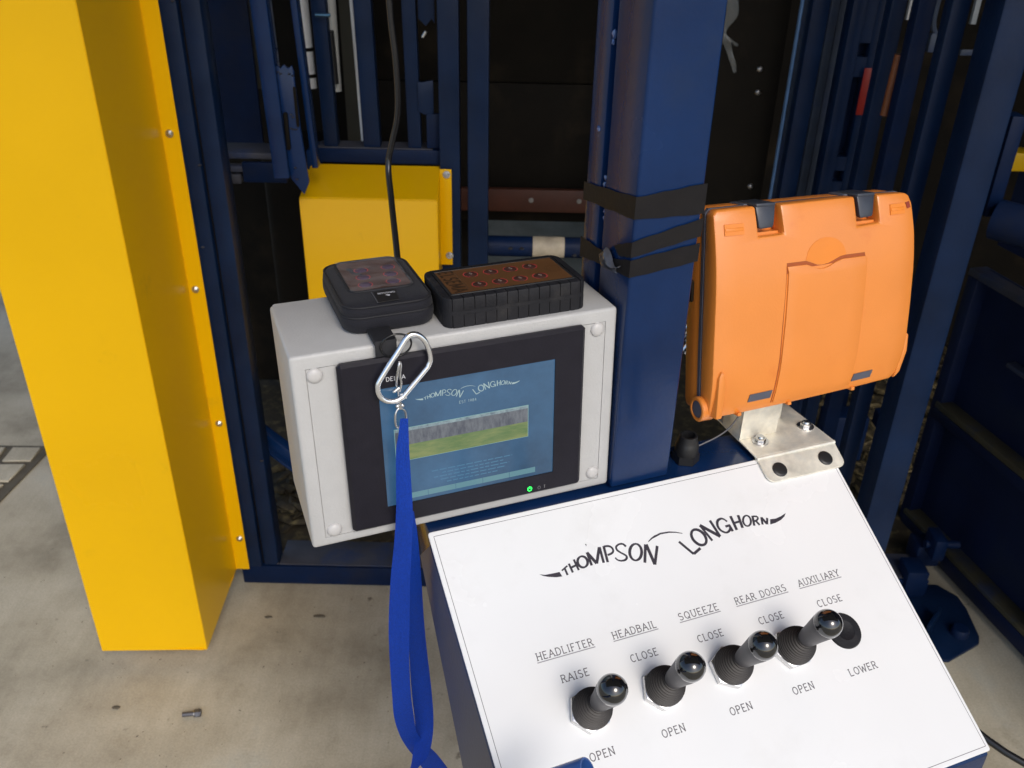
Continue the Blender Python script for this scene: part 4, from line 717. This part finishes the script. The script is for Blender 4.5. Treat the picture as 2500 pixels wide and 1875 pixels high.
RB = [((-.0966, .664, .985), (-.0880, .666, .9850)), ((-.0958, .668, .9499), (-.0861, .672, .9502)), ((-.095, .668, .898), (-.0849, .676, .8983)), ((-.0979, .666, .8395), (-.0838, .676, .8399)), ((-.0991, .668, .7936), (-.0818, .676, .7941)), ((-.0989, .670, .7392), (-.0780, .672, .7399)), ((-.0976, .672, .7013), (-.0767, .668, .7019)), ((-.0971, .670, .6751), (-.0782, .660, .6780)), ((-.0995, .662, .6583), (-.0825, .650, .6640)), ((-.1018, .652, .6440), (-.0920, .645, .6540)), ((-.1110, .645, .6250), (-.1060, .640, .6330)), ((-.118, .645, .600), (-.113, .640, .606))]
ob('ribbon', TF(ribbon([a for a, b_ in RA], [b_ for a, b_ in RA], .0007), li), LAN, ln, smooth=60)
ob('ribbon', TF(ribbon([a for a, b_ in RB], [b_ for a, b_ in RB], .0007), li), LAN, ln, smooth=60)

# ------------------------------------------------------------------ control console
k_ = root('control_console', CON, 'sloping white control panel on a blue housing with four black levers', 'control panel')
sl = [(.0, -.0035), (.0565, -.0035), (.0565, -.030), (.039, -.053), (-.096, -.219), (-.215, -.335), (-.291, -.300), (-.291, -.168)]
hm = prism(sl, .003, .457, .0015, 2, m=frame((0, 0, 0), (0, 1, 0), (0, 0, 1), (1, 0, 0)))
ob('housing', hm, BLU, k_)
CONS_SIDE = M('grey_side_paint', (.055, .060, .095), .42, var=.15, scale=8, bump=.2, dirt=(.02, .04, .13), dscale=5)  # greyer and lighter than the housing, on the left cheek only
ob('side_cheek', prism([(-.004, -.012), (.034, -.054), (-.098, -.217), (-.215, -.333), (-.288, -.298), (-.288, -.174)], .0005, .0030, .001, 1, m=frame((0, 0, 0), (0, 1, 0), (0, 0, 1), (1, 0, 0))), CONS_SIDE, k_)
pn = ob('white_panel', prism(rrect(0, .460, -.3335, 0, .0025, 3), -.0020, .0, .0006, 1), PAN_W, k_, PIC, smooth=30)
fpn = lambda a, b, z: Vector((a, b, .00006 + z))
bl = [(.0047, -.0050), (.4565, -.0050), (.4565, -.3288), (.0047, -.3288), (.0047, -.0050)]
ob('border_line', strokes(bmesh.new(), [[(a[0], a[1], .0005), (b_[0], b_[1], .0005)] for a, b_ in zip(bl, bl[1:])], fpn), INKG, pn, smooth=0)
bm = strokes(bmesh.new(), [[(u / 1000, -v / 1000, w / 1000) for u, v, w in st] for st in LOGO], fpn, dz=.00003)
for P in HORNS: bm.faces.new([bm.verts.new(fpn(u / 1000, -v / 1000, 0)) for u, v in P])
ob('logo_lettering', bm, INK, pn, smooth=0)
ob('ink_speck', prism([(.1466, -.0466), (.1480, -.0470), (.1472, -.0492)], .0000, .0002), INK, pn, smooth=0)
def word(s, x0, x1, base, under=False):
    o_ = ob('lettering', text(bmesh.new(), s, x0, x1, -base, .0064, .00085, fpn, serif=.0007), INKG, pn, smooth=0)
    if under: ob('underline', B(x0 - .001, x1 + .001, -base - .0024, -base - .0015, .00004, .00012), INKU, pn, smooth=0)
    return o_
for s, a, b_ in (('HEADLIFTER', .0640, .1195), ('HEADBAIL', .1402, .1852), ('SQUEEZE', .2105, .2535), ('REAR DOORS', .2735, .3320), ('AUXILIARY', .3475, .3968)): word(s, a, b_, .1412, True)
for s, a, b_ in (('RAISE', .0795, .1061), ('CLOSE', .1492, .1766), ('CLOSE', .2203, .2474), ('CLOSE', .2887, .3163), ('CLOSE', .3576, .3861)): word(s, a, b_, .1655)
for s, a, b_ in (('OPEN', .0813, .1043), ('OPEN', .1518, .1744), ('OPEN', .2221, .2449), ('OPEN', .2908, .3137), ('LOWER', .3556, .3876)): word(s, a, b_, .2345)
def lever(u, v, rot, tx, ty):
    """one lever standing on the panel at (u, -v); tx, ty: lean of the shaft"""
    base = Matrix.Translation((u, -v, 0))
    ax = Vector((tx, ty, 1)).normalized(); x, y_, d = frame_from(ax); tm = Matrix.Translation((0, 0, .014)) @ frame((0, 0, 0), x, y_, d) @ Matrix.Translation((0, 0, -.014))
    lv = ob('control_lever', TF(lathe([(0, .020), (.0072, .020), (.0078, .032), (.0088, .036), (.0104, .050), (.0118, .060), (.0125, .0655), (.0126, .0689)], 32), tm), SHF, pn, base, smooth=60)
    ob('ball_top', TF(lathe([(.0124, .0688), (.0130, .0694)] + [(.0130 * math.cos(R(a)), .0712 + .0130 * math.sin(R(a))) for a in range(-4, 90, 8)] + [(0, .0842)], 36), tm), KNB, lv, smooth=70)
    ob('hex_nut', TF(J(prism([(.0198 * math.cos(R(60 * i + rot)), .0198 * math.sin(R(60 * i + rot))) for i in range(6)], .0002, .0070, .0008, 2)), Matrix.Identity(4)), STL, lv)
    pr = [(.0, .0070), (.0172, .0070), (.0176, .0085), (.0172, .0100)]
    for i in range(10):
        f_ = i / 9; r0 = .0172 - .0012 * f_ - .0078 * f_ ** 2.2; z_ = .0104 + .0200 * f_ ** .92
        pr += [(r0 + .0006, z_), (r0 + .0006, z_ + .0008), (r0 - .0013, z_ + .0013)]
    pr += [(.0080, .0325), (.0076, .0345), (0, .0345)]
    bm_ = lathe(pr, 40)
    for vv in bm_.verts:
        f_ = min(max((vv.co.z - .008) / .024, 0), 1); vv.co.x += tx * f_ * .016; vv.co.y += ty * f_ * .016
    ob('rubber_boot', bm_, BOO, lv, smooth=50)
    return lv
for i, (u, rot, tx, ty) in enumerate(((.0940, 12, .01, .02), (.1661, 14, .03, .01), (.2377, 32, .04, .0), (.3073, 2, .045, .03))): lever(u, .1950, rot, tx, ty)
pl = ob('blanking_plug', lathe([(0, .0022), (.009, .0024), (.0098, .0030), (.0165, .0026), (.0178, .0008), (.0178, .0)], 40, Matrix.Translation((.3715, -.1935, 0))), BRB, pn)
bp_ = root('blue_tube', (.058, .43, .936), 'end of a blue tube poking in at the bottom edge above the control panel', 'tube')
x, y_, d = frame_from(Vector((.115, -.015, .085)))
ob('tube', TF(lathe([(.0105, -.18), (.0110, -.001), (.0107, 0), (.0092, 0), (.0090, -.03), (0, -.03)], 30), frame((.0035, .0, -.0015), x, y_, d)), M('glossy_blue_tube', (.03, .09, .30), .22, var=.2, scale=60, stretch=(1, 1, 1)), bp_, smooth=50)

# ------------------------------------------------------------------ zinc bracket holding the case
zb_ = root('zinc_bracket', CON @ Matrix.Translation((.41, .03, 0)), 'zinc plated folded bracket under the orange case with two black caps', 'bracket'); zi = Matrix.Translation((-.41, -.03, 0))
def zp(name, bm, mat=ZNC, sm=38): return ob(name, TF(bm, zi), mat, zb_, smooth=sm)
zp('deck_plate', prism([(.3665, -.0005), (.4690, -.0005), (.4670, .0830), (.4640, .15), (.375, .15), (.3690, .060)], .0008, .0030, .0006, 1))
zp('folded_tab', TF(J(prism([(.3672, -.0010), (.4693, -.0010)] + [( .4600 + .009 * math.cos(R(a)), -.0225 + .008 * math.sin(R(a))) for a in range(0, -91, -18)] + [(.3770 + .009 * math.cos(R(a)), -.0225 + .008 * math.sin(R(a))) for a in range(-90, -181, -18)], .0012, .0034, .0006, 1)), PIC))
zp('fold_bend', cyl((.3670, -.0012, .0006), (.4692, -.0012, .0006), .0024, 14))
zp('upright_plate', J(B(.3680, .4165, .0335, .0360, .003, .0800, .0008), B(.3680, .3705, .036, .068, .003, .0800, .0008), B(.4150, .4400, .058, .0605, .003, .078, .0008)))
for a, b_ in ((.3890, .0245), (.4560, .0330)):
    zp('bolt', TF(J(lathe([(.0095, 0), (.0095, .0012), (.0060, .0014)], 24), cyl((0, 0, .0012), (0, 0, .0052), .0062, 6), lathe([(.0042, .0052), (.0034, .0072), (0, .0074)], 14)), Matrix.Translation((a, b_, .0030))), STL)
for u, v in ((.3871, .0183), (.4474, .0172)):
    zp('rubber_cap', TF(lathe([(0, .0014), (.0060, .0014), (.0074, .0010), (.0084, .0002), (.0084, -.0008)], 32, Matrix.Translation((u, -v, .0042))), PIC), BPL)
# cable gland, thin wire, air fitting
gl = root('cable_gland', CON @ Matrix.Translation((.2975, .0290, -.003)) @ Matrix.Diagonal((1.3, 1.3, 1.05, 1)), 'open black cable gland on the blue deck right of the post', 'cable gland')
ob('body', J(cyl((0, 0, 0), (0, 0, .009), .0112, 6), lathe([(.0098, .009), (.0098, .018), (.0088, .021), (.0080, .024), (.0074, .030), (.0058, .030), (.0056, .012), (0, .012)], 26)), BPL, gl)
tag(ob('thin_wire', tube([(.255, .83, 1.035), (.248, .83, 1.005), (.236, .825, .985), (.222, .82, .975), (.205, .815, .968), (.196, .812, .965)], .0009, 6), WIR), 'thin grey wire looping from under the orange case to the cable gland', 'wire')
af = root('air_fitting', (.203, .95, 1.01), 'chrome air fitting half hidden between the post and the orange case', 'fitting')
ob('nipple', J(cyl((0, 0, 0), (.02, 0, .03), .006, 14), cyl((.006, 0, .009), (.010, 0, .015), .009, 6)), CHR, af); ob('sleeve', cyl((-.004, .01, .016), (.014, .01, .042), .0055, 14), CHR, af)

# ------------------------------------------------------------------ orange case
CASE = CASE @ Matrix.Translation((-.001, .0022, 0)) @ Matrix.Diagonal((1.018, 1.012, 1, 1))
cs = root('orange_case', CASE, 'orange hard plastic carry case with grey latches standing on the zinc bracket', 'case')
OUT = [(.000, -.004), (.004, .0005), (.225, -.0005), (.2310, -.003), (.2345, -.012), (.2372, -.040), (.2385, -.080), (.2388, -.115), (.2380, -.150), (.2350, -.175), (.2300, -.190), (.2240, -.1965), (.10, -.2020), (.012, -.2050), (.001, -.2040), (-.0010, -.195), (-.0012, -.15), (-.0005, -.08)]
def zf(x, y_): 
    tpy = max(0, (y_ + .085) / .085); bt = max(0, (-.150 - y_) / .05); sx = abs(x - .118) / .12
    return -.0105 * tpy ** 2 - .0060 * bt ** 2 - .0035 * sx ** 3
def dome(bm, step=.012, lim=-.008):
    co = [v.co for v in bm.verts]; x0 = min(c.x for c in co); x1 = max(c.x for c in co); y0 = min(c.y for c in co); y1 = max(c.y for c in co)
    for ax_, a, b_ in ((1, y0, y1), (0, x0, x1)):
        k2 = int((b_ - a) / (step * (1 if ax_ else 2)))
        for i in range(1, k2 + 1):
            pco = [0, 0, 0]; pco[ax_] = a + (b_ - a) * i / (k2 + 1); pno = [0, 0, 0]; pno[ax_] = 1
            bmesh.ops.bisect_plane(bm, geom=bm.verts[:] + bm.edges[:] + bm.faces[:], plane_co=pco, plane_no=pno)
    for v in bm.verts:
        if v.co.z > lim: v.co.z += zf(v.co.x, v.co.y)
    return bm
def notch(x0, x1): return [(x0, .001), (x0 + .0015, -.0276), (x1 + .0005, -.0270), (x1 - .0015, .0005)]
fo = [(.000, -.004), (.004, .0005)] + notch(.0450, .0745) + notch(.1605, .1900) + OUT[2:]
bm = prism(fo, -.0260, 0, .0022, 2); 
ob('front_shell', dome(bm), ORG, cs, smooth=35)
for x0 in (.0450, .1605): ob('latch_recess', J(B(x0 + .0005, x0 + .029, -.0280, -.001, -.0258, -.0245), TF(B(x0 + .001, x0 + .029, -.0275, -.0245, -.026, -.0135), Matrix.Identity(4))), ORG, cs)
ob('rear_shell', prism([(x + (.0 if x > .1 else 0), y_) for x, y_ in OUT], -.0560, -.0305, .0035, 2), ORG, cs)
ob('rubber_seal', prism([(x + (-.0004 if x < .1 else .0004), y_ + (.0005 if y_ > -.1 else -.0002)) for x, y_ in OUT], -.0304, -.0262), GRY, cs)
for v0, v1 in ((-.052, -.030), (-.092, -.070)): ob('side_slot', prism(rrect(-.0490, -.0420, v0, v1, .003), -.0022, .0022, m=frame((-.0012, 0, 0), (0, 0, 1), (0, 1, 0), (1, 0, 0))), BLK, cs)
def latch(x0):
    w = .0225
    lt = ob('latch', dome(prism([(x0 + .0005, .0015), (x0 + w, .0010), (x0 + w - .0035, -.0180), (x0 + w - .0055, -.0200), (x0 + .0040, -.0205), (x0 + .0022, -.0190)], -.0075, -.0010, .0012, 2), lim=-.02), LTC, cs)
    ob('latch_strap', B(x0 + .0008, x0 + w, -.0005, .0032, -.0440, -.0115, .0012), LTC, cs)
    ob('latch_strap', B(x0 - .0035, x0 + w + .003, -.0008, .0018, -.050, -.0262, .0008), GRY, cs)
latch(.0456); latch(.1640)
def bars_(x0, x1, y0, y1):
    b_ = J(prism(rrect(x0, x1, y0, y1, .0006), -.0002, .0010)); ob('embossed_tag', dome(b_, .02, -.1), ORG2, cs); ob('tag_rib', dome(B(x0 + .001, x1 - .001, (y0 + y1) / 2 - .0016, (y0 + y1) / 2 + .0016, .0008, .0016, .0004), .02, -.1), ORG2, cs)
bars_(.0098, .0306, -.0235, -.0130); bars_(.2040, .2230, -.0205, -.0100)
wave = [(.0770, -.0560), (.0995, -.0560), (.106, -.0585), (.113, -.0612), (.1190, -.0620), (.126, -.0606), (.134, -.0570), (.142, -.0548), (.1705, -.0548)]
cv_ = [(x, y_ - .0024) for x, y_ in wave] + [(.1730, -.0600), (.1722, -.110), (.1700, -.150), (.1658, -.1935), (.0715, -.1975), (.0755, -.150), (.0778, -.110), (.0785, -.0640)]
ob('pocket_cover', dome(prism(cv_, -.0005, .0016, .0006, 2), lim=-.1), ORG, cs, smooth=30)
ob('cover_gap_shadow', dome(prism([(x, y_ + .0010) for x, y_ in wave] + [(.1718, -.0590), (.082, -.0620), (.0770, -.0660), (.0748, -.150), (.0705, -.1975), (.0690, -.1975), (.0735, -.150), (.0760, -.0900)], -.0010, .0002), lim=-.1), M('orange_shadow_line', (.34, .07, .008), .6), cs, smooth=0)
dm = [(.0990, -.0548)] + [(.1235 + .0235 * math.cos(R(a)), -.0535 + .0190 * math.sin(R(a))) for a in range(172, 7, -11)] + [(.1475, -.0535), (.1400, -.0545), (.132, -.0575), (.125, -.0598), (.118, -.0604), (.110, -.0590), (.104, -.0560)]
ob('thumb_recess', dome(prism(dm, -.0010, .0003), lim=-.1), ORG2, cs, smooth=0)
for P in ([(.0412, -.1925), (.0672, -.1915), (.0690, -.1830), (.0428, -.1842)], [(.1680, -.1900), (.1928, -.1890), (.1948, -.1808), (.1700, -.1818)]): ob('rubber_pad', dome(prism(P, .0, .0010, .0002, 1), lim=-.1), GRY, cs, smooth=30)
ob('side_arm', prism([(.0015, -.203), (.0085, -.203), (.0120, -.172), (.0110, -.158), (.0070, -.154), (.0040, -.160)], -.0150, .0002, .0015, 2), ORG, cs)
ob('side_arm', prism([(.2275, -.1960), (.2350, -.1900), (.2425, -.168), (.2425, -.150), (.2395, -.147), (.2375, -.150), (.2375, -.165)], -.0180, -.0060, .0012, 2), ORG, cs)
hx = frame((-.0045, -.1975, -.0230), (0, 0, 1), (0, 1, 0), (-1, 0, 0))
hg = ob('hinge_boss', lathe([(0, -.012), (.0128, -.012), (.0128, .0010), (.0118, .0020), (.0096, .0022), (.0094, .0008), (0, .0008)], 34, hx), ORG, cs)
ob('hinge_cap', lathe([(0, .0016), (.0085, .0014), (.0092, .0006)], 30, hx), GRY, hg)
ob('bottom_rib', J(B(.030, .034, -.2052, -.2020, -.020, -.004), B(.090, .094, -.2035, -.2000, -.020, -.004), B(.170, .174, -.2005, -.1970, -.020, -.004)), ORG, cs)
ob('scuff_mark', dome(prism([(.2250, -.0100), (.2300, -.0090), (.2315, -.0150), (.2270, -.0160)], .0, .0006), lim=-.1), M('rusty_scuff', (.25, .03, .012), .6, var=.4), cs)
